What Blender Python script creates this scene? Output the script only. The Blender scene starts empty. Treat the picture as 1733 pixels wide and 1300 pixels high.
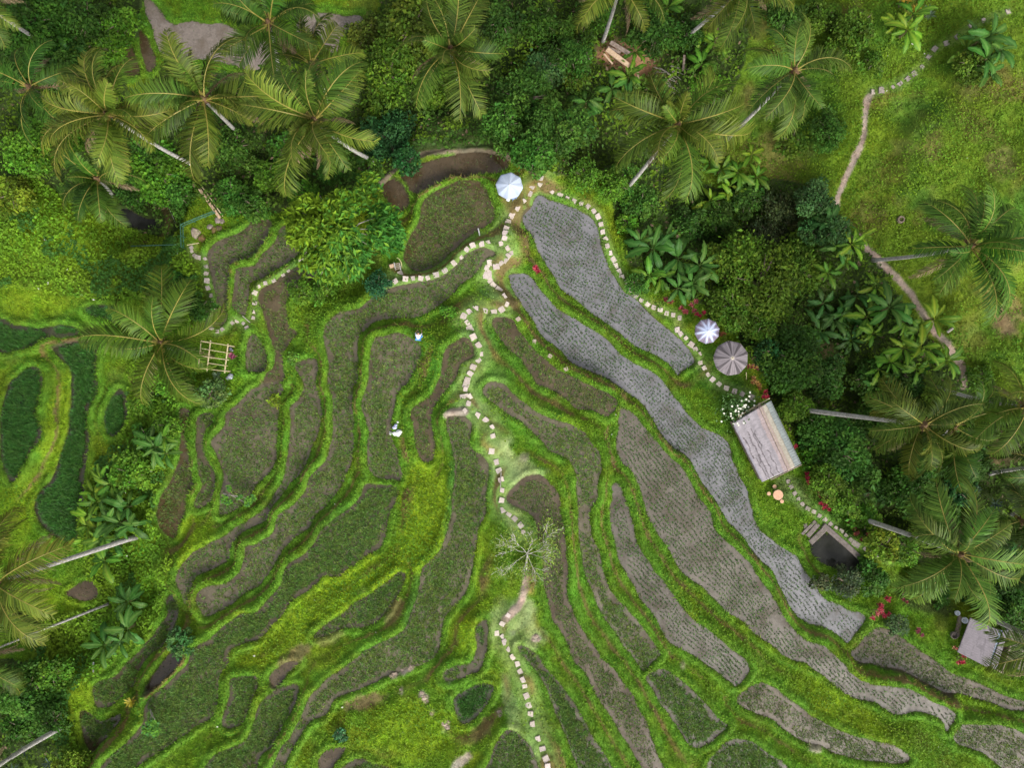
import bpy, math, random
import numpy as np
from mathutils import Vector, Matrix
R = math.radians
random.seed(7)
rng = np.random.default_rng(11)
scn = bpy.context.scene
COL = scn.collection
H = 67.3          # camera height above the middle of the terraces
F = 1346.0        # focal length in photo pixels

def W(px, py, z=0.0):
    """where the photo's point (px, py) is, for something at height z"""
    return ((px-866.5)*(H-z)/F, (650.0-py)*(H-z)/F)

# ------------------------------------------------------------------ noise
def _h(ix, iy, seed):
    n = (ix.astype(np.int64)*374761393 + iy.astype(np.int64)*668265263 + seed*982451653) & 0xffffffff
    n = ((n ^ (n >> 13))*1274126177) & 0xffffffff
    return ((n ^ (n >> 16)) & 0xffff)/65535.0
def vn1(x, y, s, seed=0):
    x = np.asarray(x, float)/s; y = np.asarray(y, float)/s
    ix = np.floor(x); iy = np.floor(y); fx = x-ix; fy = y-iy
    fx = fx*fx*(3-2*fx); fy = fy*fy*(3-2*fy)
    a = _h(ix, iy, seed); b = _h(ix+1, iy, seed); c = _h(ix, iy+1, seed); d = _h(ix+1, iy+1, seed)
    return (a*(1-fx)+b*fx)*(1-fy)+(c*(1-fx)+d*fx)*fy
def vn(x, y, s, seed=0, oct=3):
    v = 0; a = 1; t = 0
    for k in range(oct):
        v = v+a*vn1(x, y, s/2**k, seed+k*17); t += a; a *= .55
    return v/t
def ss(a, b, x):
    t = np.clip((x-a)/(b-a), 0, 1); return t*t*(3-2*t)
def mix(a, b, t):
    return a*(1-t[..., None])+np.asarray(b)*t[..., None]

# ------------------------------------------------------------------ mesh + tagging helpers
def mesh_np(name, V, faces, col=None, smooth=False):
    """V (n,3); faces: list of int arrays (m,3) or (m,4); col (n,3)"""
    me = bpy.data.meshes.new(name)
    V = np.ascontiguousarray(V, np.float32)
    me.vertices.add(len(V)); me.vertices.foreach_set('co', V.ravel())
    faces = [np.asarray(f, np.int32) for f in faces if len(f)]
    tot = sum(f.size for f in faces); npoly = sum(len(f) for f in faces)
    me.loops.add(tot); me.polygons.add(npoly)
    me.loops.foreach_set('vertex_index', np.concatenate([f.ravel() for f in faces]))
    ls = []; o = 0
    for f in faces:
        ls.append(o+np.arange(len(f))*f.shape[1]); o += f.size
    me.polygons.foreach_set('loop_start', np.concatenate(ls).astype(np.int32))
    if smooth:
        me.polygons.foreach_set('use_smooth', np.ones(npoly, bool))
    me.update(calc_edges=True)
    if col is not None:
        a = me.color_attributes.new('Col', 'FLOAT_COLOR', 'POINT')
        c = np.ones((len(V), 4), np.float32); c[:, :3] = col
        a.data.foreach_set('color', c.ravel())
    return me
def link(name, me, mat, parent=None, loc=(0, 0, 0)):
    o = bpy.data.objects.new(name, me); COL.objects.link(o)
    if mat and not me.materials: me.materials.append(mat)
    o.location = loc
    if parent: o.parent = parent
    return o
def tag(o, label=None, cat=None, group=None, kind=None):
    if label: o['label'] = label
    if cat: o['category'] = cat
    if group: o['group'] = group
    if kind: o['kind'] = kind
    return o
def empty(name, loc, label=None, cat=None, group=None, rz=0):
    o = bpy.data.objects.new(name, None); COL.objects.link(o)
    o.location = loc; o.rotation_euler = (0, 0, rz); o.empty_display_size = .2
    return tag(o, label, cat, group)

class MB:
    """collects boxes, tubes, lathes and sheets in world (or local) coordinates"""
    def __init__(s): s.v = []; s.f = []
    def add(s, vs, fs):
        o = len(s.v); s.v += [tuple(map(float, v)) for v in vs]; s.f += [[i+o for i in f] for f in fs]
    def box(s, c, d, rz=0, rx=0, ry=0, taper=1.0):
        M = Matrix.Translation(Vector(c)) @ Matrix.Rotation(rz, 4, 'Z') @ Matrix.Rotation(ry, 4, 'Y') @ Matrix.Rotation(rx, 4, 'X')
        x, y, z = d[0]/2, d[1]/2, d[2]/2; t = taper; b = min(x, y, z)*.18
        vs = []
        for zz, k in ((-z, 1), (z-b, 1), (z, t)):
            e = b if zz == z else 0
            for sx, sy in ((-1, -1), (1, -1), (1, 1), (-1, 1)):
                vs.append(M @ Vector((sx*(x*k-e), sy*(y*k-e), zz)))
        fs = [(3, 2, 1, 0), (8, 9, 10, 11)]
        for l in (0, 4):
            for i in range(4):
                j = (i+1) % 4; fs.append((l+i, l+j, l+4+j, l+4+i))
        s.add(vs, fs)
    def tube(s, pts, rad, n=8, cap=True):
        pts = [Vector(p) for p in pts]
        if not hasattr(rad, '__len__'): rad = [rad]*len(pts)
        vs = []; fs = []
        for i, p in enumerate(pts):
            d = (pts[min(i+1, len(pts)-1)]-pts[max(i-1, 0)])
            if d.length < 1e-6: d = Vector((0, 0, 1))
            d.normalize()
            u = d.cross(Vector((0, 0, 1)))
            if u.length < .05: u = d.cross(Vector((1, 0, 0)))
            u.normalize(); w = d.cross(u)
            for k in range(n):
                a = 2*math.pi*k/n
                vs.append(p+(u*math.cos(a)+w*math.sin(a))*rad[i])
        for i in range(len(pts)-1):
            for k in range(n):
                k2 = (k+1) % n
                fs.append((i*n+k, i*n+k2, (i+1)*n+k2, (i+1)*n+k))
        if cap:
            fs.append(tuple(range(n-1, -1, -1))); fs.append(tuple((len(pts)-1)*n+k for k in range(n)))
        s.add(vs, fs)
    def lathe(s, c, prof, n=20, squash=(1, 1), rz=0):
        vs = []; fs = []
        for r, z in prof:
            for k in range(n):
                a = 2*math.pi*k/n+rz
                vs.append((c[0]+r*math.cos(a)*squash[0], c[1]+r*math.sin(a)*squash[1], c[2]+z))
        m = len(prof)
        for i in range(m-1):
            for k in range(n):
                k2 = (k+1) % n; fs.append((i*n+k, i*n+k2, (i+1)*n+k2, (i+1)*n+k))
        fs.append(tuple(range(n-1, -1, -1))); fs.append(tuple((m-1)*n+k for k in range(n)))
        s.add(vs, fs)
    def slab(s, quad, th):
        """thick sheet from four (or more) 3-D corners, thickness th downwards along its normal"""
        q = [Vector(p) for p in quad]; n = (q[1]-q[0]).cross(q[2]-q[0]).normalized()
        if n.z < 0: n = -n
        k = len(q); vs = q+[p-n*th for p in q]
        fs = [tuple(range(k)), tuple(range(2*k-1, k-1, -1))]
        for i in range(k):
            j = (i+1) % k; fs.append((i, i+k, j+k, j))
        s.add(vs, fs)
    def rock(s, c, r, seed):
        rd = random.Random(seed); vs = []; fs = []; n = 9; m = 5
        for i in range(m+1):
            th = math.pi*i/m
            for k in range(n):
                a = 2*math.pi*k/n; q = .75+.5*rd.random()
                vs.append((c[0]+r[0]*q*math.sin(th)*math.cos(a), c[1]+r[1]*q*math.sin(th)*math.sin(a), c[2]+r[2]*(.85+.3*rd.random())*math.cos(th)))
        for i in range(m):
            for k in range(n):
                k2 = (k+1) % n; fs.append((i*n+k, (i+1)*n+k, (i+1)*n+k2, i*n+k2))
        s.add(vs, fs)
    def build(s, name, mat, parent=None, origin=None, smooth=False):
        o = Vector(origin) if origin is not None else (Vector(parent.location) if parent else Vector((0, 0, 0)))
        me = bpy.data.meshes.new(name)
        me.from_pydata([tuple(Vector(v)-o) for v in s.v], [], s.f); me.update()
        import bmesh
        bm = bmesh.new(); bm.from_mesh(me); bmesh.ops.recalc_face_normals(bm, faces=bm.faces); bm.to_mesh(me); bm.free()
        if smooth: me.polygons.foreach_set('use_smooth', [True]*len(me.polygons))
        return link(name, me, mat, parent, (0, 0, 0) if parent else tuple(o))

# ------------------------------------------------------------------ materials
def newmat(name):
    m = bpy.data.materials.new(name); m.use_nodes = True; nt = m.node_tree
    return m, nt, nt.nodes['Principled BSDF']
def N(nt, t, **kw):
    n = nt.nodes.new(t)
    for k, v in kw.items():
        if k in n.inputs: n.inputs[k].default_value = v
        else: setattr(n, k, v)
    return n
def noise(nt, scale, detail=4, rough=.6, coord='Object'):
    tc = N(nt, 'ShaderNodeTexCoord'); n = N(nt, 'ShaderNodeTexNoise'); n.inputs['Scale'].default_value = scale
    n.inputs['Detail'].default_value = detail; n.inputs['Roughness'].default_value = rough
    nt.links.new(tc.outputs[coord], n.inputs['Vector']); return n
def ramp(nt, src, stops):
    r = N(nt, 'ShaderNodeValToRGB'); e = r.color_ramp.elements
    while len(e) < len(stops): e.new(.5)
    for i, (p, c) in enumerate(stops):
        e[i].position = p; e[i].color = (*c, 1) if len(c) == 3 else c
    nt.links.new(src, r.inputs[0]); return r
def mul(nt, a, b, fac=1.0, mode='MULTIPLY'):
    m = N(nt, 'ShaderNodeMix', data_type='RGBA', blend_type=mode); m.inputs[0].default_value = fac
    nt.links.new(a, m.inputs[6]); nt.links.new(b, m.inputs[7]); return m.outputs[2]
def bump(nt, p, src, strength=.4, dist=.05):
    b = N(nt, 'ShaderNodeBump'); b.inputs['Strength'].default_value = strength; b.inputs['Distance'].default_value = dist
    nt.links.new(src, b.inputs['Height']); nt.links.new(b.outputs[0], p.inputs['Normal'])
def simple(name, c1, c2, scale=3, rough=.8, bs=.3, spec=.3, objcol=False):
    m, nt, p = newmat(name); n = noise(nt, scale)
    r = ramp(nt, n.outputs['Fac'], [(.3, c1), (.7, c2)]); out = r.outputs[0]
    if objcol:
        oi = N(nt, 'ShaderNodeObjectInfo'); out = mul(nt, out, oi.outputs['Color'])
    nt.links.new(out, p.inputs['Base Color']); p.inputs['Roughness'].default_value = rough
    p.inputs['Specular IOR Level'].default_value = spec
    if bs: bump(nt, p, n.outputs['Fac'], bs)
    return m
def leafmat(name, objcol=True, rough=.5, trans=.25, spec=.35):
    m, nt, p = newmat(name)
    at = N(nt, 'ShaderNodeAttribute', attribute_name='Col'); out = at.outputs['Color']
    if objcol:
        oi = N(nt, 'ShaderNodeObjectInfo'); out = mul(nt, out, oi.outputs['Color'])
    nt.links.new(out, p.inputs['Base Color']); p.inputs['Roughness'].default_value = rough
    p.inputs['Specular IOR Level'].default_value = spec
    t = N(nt, 'ShaderNodeBsdfTranslucent'); nt.links.new(out, t.inputs['Color'])
    ms = N(nt, 'ShaderNodeMixShader'); ms.inputs[0].default_value = trans
    nt.links.new(p.outputs[0], ms.inputs[1]); nt.links.new(t.outputs[0], ms.inputs[2])
    nt.links.new(ms.outputs[0], nt.nodes['Material Output'].inputs['Surface'])
    return m
M = {}
M['grass'] = leafmat('grass_blades', False, .7, .25, .1)
M['weed'] = leafmat('weed_leaves', False, .6, .25, .15)
M['leaf'] = leafmat('tree_leaves', True, .6, .22, .14)
M['palm'] = leafmat('palm_leaflets', True, .5, .2, .14)
M['banana'] = leafmat('banana_leaf', True, .5, .25, .18)
M['petal'] = leafmat('coloured_leaves', True, .5, .15, .3)
M['rice'] = leafmat('rice_leaves', False, .55, .2, .25)
M['midrib'] = simple('palm_midrib', (.15, .14, .025), (.27, .22, .05), 2, .55, 0)
M['palmtrunk'] = None
def trunkmat():
    m, nt, p = newmat('palm_bark'); tc = N(nt, 'ShaderNodeTexCoord')
    w = N(nt, 'ShaderNodeTexWave', wave_type='BANDS', bands_direction='Z'); w.inputs['Scale'].default_value = 2.6; w.inputs['Distortion'].default_value = 2.5; w.inputs['Detail'].default_value = 3
    nt.links.new(tc.outputs['Object'], w.inputs['Vector'])
    r = ramp(nt, w.outputs['Fac'], [(.15, (.24, .22, .2)), (.6, (.46, .44, .42))]); n = noise(nt, 5)
    r2 = ramp(nt, n.outputs['Fac'], [(.35, (.55, .55, .5)), (.6, (1, 1, 1))])
    nt.links.new(mul(nt, r.outputs[0], r2.outputs[0]), p.inputs['Base Color']); p.inputs['Roughness'].default_value = .85
    bump(nt, p, w.outputs['Fac'], .5, .03); return m
M['palmtrunk'] = trunkmat()
M['bark'] = simple('tree_bark', (.10, .075, .05), (.2, .16, .12), 6, .9, .5)
M['palebark'] = simple('pale_bark', (.22, .2, .165), (.37, .34, .3), 6, .85, .3)
M['fibre'] = simple('palm_fibre', (.07, .04, .02), (.18, .11, .055), 9, .9, .5)
M['stem'] = simple('banana_stem', (.10, .11, .035), (.2, .17, .07), 4, .7, .2)
M['slab'] = simple('pale_stone', (.34, .29, .255), (.47, .415, .37), 5, .85, .25, objcol=True)
M['coping'] = simple('pond_coping', (.10, .083, .072), (.19, .16, .145), 4, .85, .4)
M['rock'] = simple('rough_rock', (.15, .13, .11), (.35, .31, .27), 3, .9, .5, objcol=True)
M['wood'] = simple('salmon_wood', (.44, .25, .15), (.54, .34, .22), 4, .6, .1)
M['oldwood'] = simple('weathered_wood', (.15, .11, .085), (.29, .23, .19), 5, .85, .4)
M['plank'] = simple('cut_plank', (.36, .24, .15), (.54, .40, .27), 5, .8, .3)
M['bamboo'] = simple('dry_bamboo', (.36, .29, .14), (.5, .43, .28), 3, .55, .1)
M['greenpipe'] = simple('green_painted_rail', (.025, .085, .05), (.05, .13, .085), 3, .45, .05)
M['whitepipe'] = simple('white_pipe', (.45, .45, .43), (.58, .58, .55), 3, .5, 0)
M['water'] = None
def watermat():
    m, nt, p = newmat('dark_water'); n = noise(nt, .8)
    r = ramp(nt, n.outputs['Fac'], [(.35, (.012, .013, .010)), (.7, (.03, .03, .026))])
    nt.links.new(r.outputs[0], p.inputs['Base Color']); p.inputs['Roughness'].default_value = .08; p.inputs['Specular IOR Level'].default_value = .14
    n2 = noise(nt, 6, 2); bump(nt, p, n2.outputs['Fac'], .06, .03); return m
M['water'] = watermat()
def mudmat():
    m, nt, p = newmat('paddy_mud')
    oi = N(nt, 'ShaderNodeObjectInfo'); n = noise(nt, .55, 5, .65); n2 = noise(nt, 5, 4)
    r = ramp(nt, n.outputs['Fac'], [(.32, (.66, .60, .5)), (.5, (1, 1, 1)), (.7, (1.25, 1.22, 1.25))])
    r2 = ramp(nt, n2.outputs['Fac'], [(.3, (.75, .75, .72)), (.65, (1.12, 1.1, 1.08))])
    c = mul(nt, mul(nt, oi.outputs['Color'], r.outputs[0]), r2.outputs[0])
    nt.links.new(c, p.inputs['Base Color'])
    rr = N(nt, 'ShaderNodeMapRange'); rr.inputs[1].default_value = .35; rr.inputs[2].default_value = .6; rr.inputs[3].default_value = .1; rr.inputs[4].default_value = .38; p.inputs['Specular IOR Level'].default_value = .55
    nt.links.new(n.outputs['Fac'], rr.inputs[0]); nt.links.new(rr.outputs[0], p.inputs['Roughness'])
    bump(nt, p, n2.outputs['Fac'], .12, .03); return m
M['mud'] = mudmat()
def terrmat():
    m, nt, p = newmat('ground_cover'); at = N(nt, 'ShaderNodeAttribute', attribute_name='Col')
    n = noise(nt, 6, 6, .7); r = ramp(nt, n.outputs['Fac'], [(.3, (.6, .62, .6)), (.55, (1, 1, 1)), (.75, (1.25, 1.2, 1.2))])
    nt.links.new(mul(nt, at.outputs['Color'], r.outputs[0]), p.inputs['Base Color'])
    p.inputs['Roughness'].default_value = .9; p.inputs['Specular IOR Level'].default_value = .15
    bump(nt, p, n.outputs['Fac'], .6, .08); return m
M['terrain'] = terrmat()
# ------------------------------------------------------------------ the rice paddies, traced outline by outline: (level, kind, row angle, outline)
PADDY = [
(-1.2,'flood',60,[(915,330),(931,339),(956,348),(982,358),(998,368),(1006,381),(1012,401),(1023,432),(1033,460),(1050,488),(1076,510),(1106,538),(1134,561),(1160,584),(1174,602),(1171,616),(1152,628),(1147,636),(1137,622),(1114,604),(1083,589),(1063,574),(1038,556),(1002,528),(977,508),(951,488),(936,462),(918,434),(901,399),(885,376),(888,361),(901,350),(906,335)]),
(-.4,'flood',40,[(863,466),(880,465),(896,472),(911,490),(934,515),(962,533),(987,549),(1017,569),(1043,592),(1061,609),(1083,622),(1106,635),(1124,650),(1139,673),(1160,698),(1182,721),(1210,734),(1231,749),(1238,777),(1248,802),(1264,833),(1273,866),(1281,891),(1308,917),(1339,937),(1356,955),(1372,983),(1395,1013),(1415,1023),(1438,1036),(1458,1041),(1463,1049),(1450,1066),(1435,1087),(1428,1083),(1417,1072),(1400,1061),(1377,1056),(1356,1049),(1341,1036),(1331,1018),(1323,995),(1313,975),(1292,952),(1274,932),(1256,909),(1236,889),(1226,873),(1213,851),(1200,833),(1188,818),(1175,792),(1162,774),(1142,762),(1124,741),(1104,711),(1091,688),(1076,673),(1055,660),(1028,640),(1002,632),(972,617),(956,599),(936,581),(916,566),(901,543),(888,523),(873,498),(866,477)]),
(.5,'flood2',40,[(1050,688),(1063,696),(1078,711),(1096,731),(1114,754),(1134,774),(1155,792),(1165,813),(1175,835),(1193,856),(1203,873),(1205,896),(1221,912),(1241,927),(1264,950),(1279,972),(1293,990),(1306,1008),(1321,1039),(1339,1064),(1362,1082),(1395,1097),(1415,1112),(1428,1127),(1440,1143),(1466,1158),(1496,1165),(1527,1165),(1552,1176),(1580,1191),(1610,1206),(1614,1214),(1608,1229),(1601,1238),(1593,1221),(1572,1209),(1547,1206),(1521,1209),(1501,1201),(1478,1188),(1450,1181),(1425,1168),(1400,1150),(1377,1132),(1359,1122),(1326,1107),(1293,1082),(1279,1072),(1256,1051),(1228,1033),(1208,1013),(1188,990),(1160,972),(1144,950),(1129,924),(1111,901),(1099,876),(1092,851),(1083,823),(1073,797),(1055,783),(1045,764),(1044,747),(1047,721),(1047,696)]),
(1.4,'flood2',50,[(1040,820),(1050,825),(1058,846),(1068,879),(1076,909),(1088,937),(1104,960),(1114,975),(1127,993),(1142,1016),(1160,1039),(1185,1059),(1213,1079),(1236,1097),(1259,1117),(1267,1132),(1261,1145),(1247,1160),(1236,1153),(1215,1138),(1195,1125),(1170,1105),(1147,1094),(1134,1088),(1124,1072),(1104,1039),(1083,1011),(1071,988),(1061,970),(1048,945),(1040,912),(1035,886),(1035,861),(1037,838)]),
(2.2,'mid',60,[(821,653),(836,649),(857,655),(873,670),(898,691),(931,711),(967,721),(987,736),(1000,754),(1012,769),(1014,792),(1011,820),(1007,843),(998,861),(997,889),(1002,912),(1012,934),(1017,957),(1022,975),(1028,993),(1043,1016),(1063,1036),(1083,1059),(1099,1079),(1111,1100),(1114,1108),(1101,1120),(1088,1135),(1081,1125),(1068,1105),(1053,1087),(1038,1066),(1022,1044),(1010,1021),(998,990),(992,970),(987,950),(982,919),(979,886),(981,861),(979,828),(977,802),(964,780),(946,767),(929,759),(911,739),(885,714),(860,698),(849,691),(829,673),(818,663)]),
(1.2,'brown',50,[(836,541),(849,536),(862,541),(875,554),(888,574),(906,594),(926,612),(949,630),(977,645),(992,650),(1017,663),(1038,675),(1043,686),(1035,696),(1025,701),(997,693),(974,691),(964,678),(944,665),(921,650),(911,648),(893,625),(875,599),(862,592),(847,571),(834,549)]),
(3.0,'brown2',75,[(863,833),(878,818),(898,807),(916,807),(931,820),(944,841),(949,874),(953,904),(958,937),(960,972),(959,995),(964,1026),(974,1054),(992,1079),(1012,1105),(1033,1130),(1056,1158),(1071,1181),(1083,1206),(1096,1239),(1109,1275),(1126,1305),(1140,1335),(1105,1335),(1089,1300),(1073,1272),(1053,1244),(1038,1214),(1017,1186),(1002,1158),(987,1133),(972,1117),(964,1092),(949,1064),(936,1046),(931,1026),(924,1000),(921,975),(918,950),(913,912),(908,879),(890,863),(870,856),(860,846)]),
(3.7,'green',70,[(878,1094),(893,1097),(911,1112),(923,1132),(936,1145),(949,1165),(967,1188),(982,1214),(1000,1242),(1017,1270),(1035,1300),(1050,1335),(995,1335),(979,1300),(967,1270),(956,1237),(941,1206),(929,1170),(908,1135),(888,1112)]),
(1.9,'green',125,[(1094,1145),(1104,1135),(1119,1133),(1134,1140),(1160,1160),(1182,1181),(1203,1204),(1223,1221),(1231,1229),(1215,1244),(1198,1257),(1182,1267),(1165,1257),(1147,1234),(1132,1211),(1116,1186),(1104,1163)]),
(1.0,'brown2',150,[(1248,1183),(1266,1166),(1287,1155),(1308,1163),(1331,1183),(1356,1201),(1382,1219),(1412,1234),(1445,1247),(1481,1257),(1511,1265),(1532,1275),(1538,1287),(1521,1292),(1486,1290),(1450,1285),(1415,1275),(1389,1262),(1354,1252),(1331,1237),(1308,1216),(1293,1211),(1276,1204),(1254,1193)]),
(-.8,'brown2',155,[(1440,1107),(1455,1092),(1471,1072),(1486,1065),(1509,1069),(1532,1084),(1562,1105),(1593,1127),(1623,1145),(1656,1158),(1689,1173),(1733,1191),(1765,1202),(1765,1212),(1733,1201),(1709,1201),(1684,1193),(1654,1183),(1623,1173),(1603,1176),(1580,1163),(1549,1148),(1527,1138),(1496,1130),(1471,1122),(1448,1120)]),
(-.1,'brown',155,[(1615,1247),(1626,1232),(1641,1228),(1669,1231),(1694,1228),(1720,1237),(1745,1250),(1765,1260),(1765,1330),(1720,1325),(1699,1300),(1674,1282),(1648,1267),(1623,1259)]),
(1.6,'green',150,[(1200,1290),(1215,1272),(1236,1254),(1254,1251),(1276,1259),(1300,1277),(1330,1300),(1350,1335),(1190,1335),(1194,1308)]),
(4.3,'green',100,[(860,1237),(875,1242),(888,1257),(901,1275),(911,1298),(920,1335),(815,1335),(828,1295),(840,1262),(850,1245)]),
(.8,'mid',20,[(821,419),(836,424),(839,432),(821,437),(811,449),(796,470),(778,482),(757,503),(740,518),(717,531),(697,536),(658,538),(633,543),(618,556),(608,566),(605,586),(605,612),(605,650),(600,645),(596,663),(597,696),(599,721),(597,754),(592,790),(577,823),(552,856),(531,873),(521,894),(496,912),(478,929),(463,955),(450,975),(440,990),(416,1000),(391,1021),(368,1036),(350,1042),(340,1033),(335,1018),(338,1003),(355,993),(386,988),(406,972),(414,950),(416,927),(430,924),(445,917),(466,899),(473,873),(496,856),(519,833),(526,810),(539,795),(554,780),(562,746),(565,708),(565,673),(557,650),(556,612),(552,587),(548,561),(557,543),(577,528),(608,523),(631,505),(653,493),(684,485),(722,477),(750,467),(770,452),(788,434),(806,422)]),
(1.7,'mid',0,[(633,574),(648,569),(674,564),(699,574),(709,584),(712,594),(707,612),(697,632),(689,650),(681,653),(669,670),(665,691),(660,716),(661,741),(671,762),(674,787),(676,810),(648,810),(631,802),(623,787),(624,757),(623,729),(618,706),(613,686),(618,665),(623,645),(627,625),(629,599)]),
(1.5,'green',30,[(618,820),(646,820),(671,825),(670,841),(661,861),(653,886),(646,917),(633,934),(608,947),(587,960),(572,975),(547,975),(532,990),(504,1008),(488,1023),(476,1044),(460,1059),(440,1080),(416,1087),(391,1102),(383,1122),(368,1145),(368,1173),(366,1198),(360,1214),(330,1229),(300,1249),(254,1282),(228,1300),(205,1335),(150,1335),(173,1300),(203,1270),(228,1244),(244,1224),(246,1198),(269,1173),(294,1150),(320,1122),(327,1102),(350,1087),(381,1061),(411,1041),(432,1040),(455,1016),(478,990),(482,972),(491,952),(511,942),(531,924),(544,901),(572,879),(598,856),(610,838)]),
(0,'mid2',80,[(504,617),(531,607),(537,625),(534,650),(540,665),(544,696),(542,721),(531,752),(519,780),(506,800),(486,823),(468,848),(455,873),(440,885),(406,904),(388,927),(386,945),(363,960),(333,972),(327,985),(322,998),(317,1021),(310,1006),(300,985),(302,972),(305,962),(327,937),(355,919),(381,909),(406,889),(430,876),(453,856),(473,828),(481,810),(486,785),(491,747),(493,716),(491,691),(506,678),(514,658),(514,650),(509,632)]),
(-.5,'mid2',80,[(440,653),(450,647),(466,645),(480,655),(473,675),(471,721),(468,759),(463,787),(453,802),(435,820),(427,833),(411,853),(376,872),(373,858),(378,823),(376,797),(366,767),(358,747),(378,724),(383,703),(406,683),(427,660)]),
(-.2,'brown',80,[(443,490),(468,477),(493,460),(524,439),(539,444),(534,462),(526,472),(500,490),(483,513),(486,538),(488,556),(500,564),(491,576),(481,592),(476,620),(478,642),(466,641),(450,646),(452,634),(466,620),(463,587),(455,556),(448,531),(438,508)]),
(-.5,'mid2',90,[(430,566),(440,576),(450,594),(453,617),(447,628),(430,627),(419,625),(420,600),(421,574)]),
(-1.1,'mid2',90,[(353,427),(368,411),(401,396),(419,383),(440,368),(458,373),(460,381),(445,414),(432,434),(406,442),(390,450),(391,472),(388,498),(386,523),(381,543),(366,551),(363,538),(368,513),(366,493),(358,472),(355,447)]),
(-.7,'mid2',90,[(401,457),(430,449),(445,429),(466,409),(478,386),(491,384),(506,411),(511,422),(491,442),(468,457),(445,470),(428,474),(421,485),(418,523),(411,533),(396,515),(399,485)]),
(-.1,'brown',60,[(722,338),(742,325),(773,311),(800,306),(820,316),(828,338),(836,361),(829,376),(813,389),(793,399),(780,414),(760,429),(737,449),(712,458),(697,455),(684,442),(684,429),(694,401),(709,383),(714,358)]),
(-.9,'brown3',0,[(646,320),(658,307),(671,305),(686,320),(693,340),(686,353),(674,357),(659,343)]),
(-.8,'brown3',10,[(681,297),(697,282),(735,272),(773,264),(811,261),(846,264),(862,279),(846,292),(826,294),(803,300),(785,303),(768,298),(740,312),(717,325),(699,326),(686,305)]),
(2.1,'brown',0,[(750,594),(768,581),(790,576),(801,597),(795,607),(778,617),(773,635),(760,652),(750,665),(735,688),(728,708),(733,741),(732,774),(719,778),(707,759),(703,729),(699,696),(714,683),(730,668),(745,637)]),
(2.6,'mid2g',20,[(757,706),(785,706),(796,719),(793,746),(801,764),(816,772),(826,795),(821,835),(818,868),(808,901),(801,937),(796,970),(790,993),(778,1013),(752,1041),(745,1072),(742,1097),(730,1115),(704,1125),(671,1138),(648,1145),(638,1155),(613,1165),(577,1176),(562,1188),(552,1209),(526,1219),(514,1234),(496,1262),(481,1290),(470,1335),(440,1335),(462,1295),(491,1249),(514,1209),(524,1183),(539,1168),(562,1145),(595,1120),(613,1105),(641,1094),(666,1082),(687,1066),(697,1041),(704,1018),(712,985),(717,962),(742,937),(757,899),(765,861),(771,823),(771,785),(765,746),(760,729)]),
(2.0,'green',30,[(684,975),(674,972),(659,985),(631,1003),(608,1018),(580,1041),(547,1064),(532,1079),(549,1074),(582,1061),(618,1060),(641,1049),(659,1031),(671,1008),(680,990)]),
(2.0,'brown3',30,[(458,1145),(478,1127),(504,1122),(488,1138),(478,1153),(463,1163)]),
(2.1,'green',60,[(435,1209),(440,1194),(460,1173),(488,1160),(504,1160),(504,1176),(496,1199),(483,1219),(473,1239),(458,1265),(438,1285),(420,1335),(340,1335),(350,1300),(370,1275),(406,1263),(424,1243)]),
(1.8,'green',60,[(391,1153),(411,1145),(432,1148),(434,1160),(427,1183),(416,1206),(406,1226),(388,1234),(376,1226),(381,1209),(388,1186),(391,1168)]),
(-.8,'green',60,[(137,1206),(152,1209),(173,1221),(198,1214),(203,1213),(193,1234),(173,1257),(157,1272),(150,1265),(142,1237)]),
(-.6,'green',40,[(162,1158),(190,1148),(211,1127),(228,1112),(249,1092),(269,1066),(282,1044),(284,1016),(294,1006),(302,1016),(302,1041),(292,1066),(279,1092),(254,1107),(236,1132),(228,1155),(211,1173),(190,1193),(165,1198),(157,1178)]),
(.5,'brown3',40,[(250,1168),(259,1145),(277,1120),(294,1105),(314,1103),(310,1120),(287,1143),(267,1160)]),
(-1.3,'brown',70,[(305,698),(314,693),(320,699),(314,721),(314,741),(319,767),(324,797),(328,820),(315,843),(312,868),(302,889),(294,909),(277,899),(267,873),(274,843),(289,818),(302,787),(306,747)]),
(-.9,'green',80,[(332,716),(341,703),(358,703),(358,716),(347,729),(343,754),(352,780),(362,802),(362,833),(354,848),(338,859),(331,856),(334,841),(345,823),(339,802),(334,772),(333,747)]),
(-2.4,'tall',0,[(15,650),(30,640),(48,623),(66,625),(69,648),(63,675),(61,703),(69,726),(66,747),(48,767),(38,787),(23,815),(13,807),(5,785),(3,747),(5,696)]),
(-3.2,'tall',0,[(89,589),(114,582),(162,576),(165,594),(162,625),(165,650),(165,665),(150,688),(147,716),(152,741),(147,772),(142,807),(142,835),(135,868),(132,899),(127,919),(102,912),(74,889),(61,861),(69,833),(89,810),(102,777),(114,744),(121,708),(122,670),(122,637),(114,615),(99,604)]),
(-2.3,'tall',0,[(-50,540),(0,541),(25,551),(63,556),(102,551),(124,554),(132,564),(109,568),(76,571),(46,587),(15,594),(0,595),(-50,600)]),
(-2.8,'tall',0,[(201,660),(211,670),(211,716),(193,734),(183,731),(178,706),(188,681)]),
(-2.6,'tall',0,[(145,521),(165,518),(201,521),(211,536),(228,559),(241,574),(223,564),(203,551),(178,538),(152,531)]),
(-3.2,'brown3',0,[(114,1000),(142,985),(162,988),(162,1008),(142,1016),(119,1011)]),
(-3.0,'bare',0,[(246,0),(262,10),(277,25),(294,43),(325,38),(350,43),(376,41),(406,56),(440,69),(453,74),(455,96),(430,117),(400,112),(355,98),(300,97),(272,84),(261,51),(250,25)]),
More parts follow.
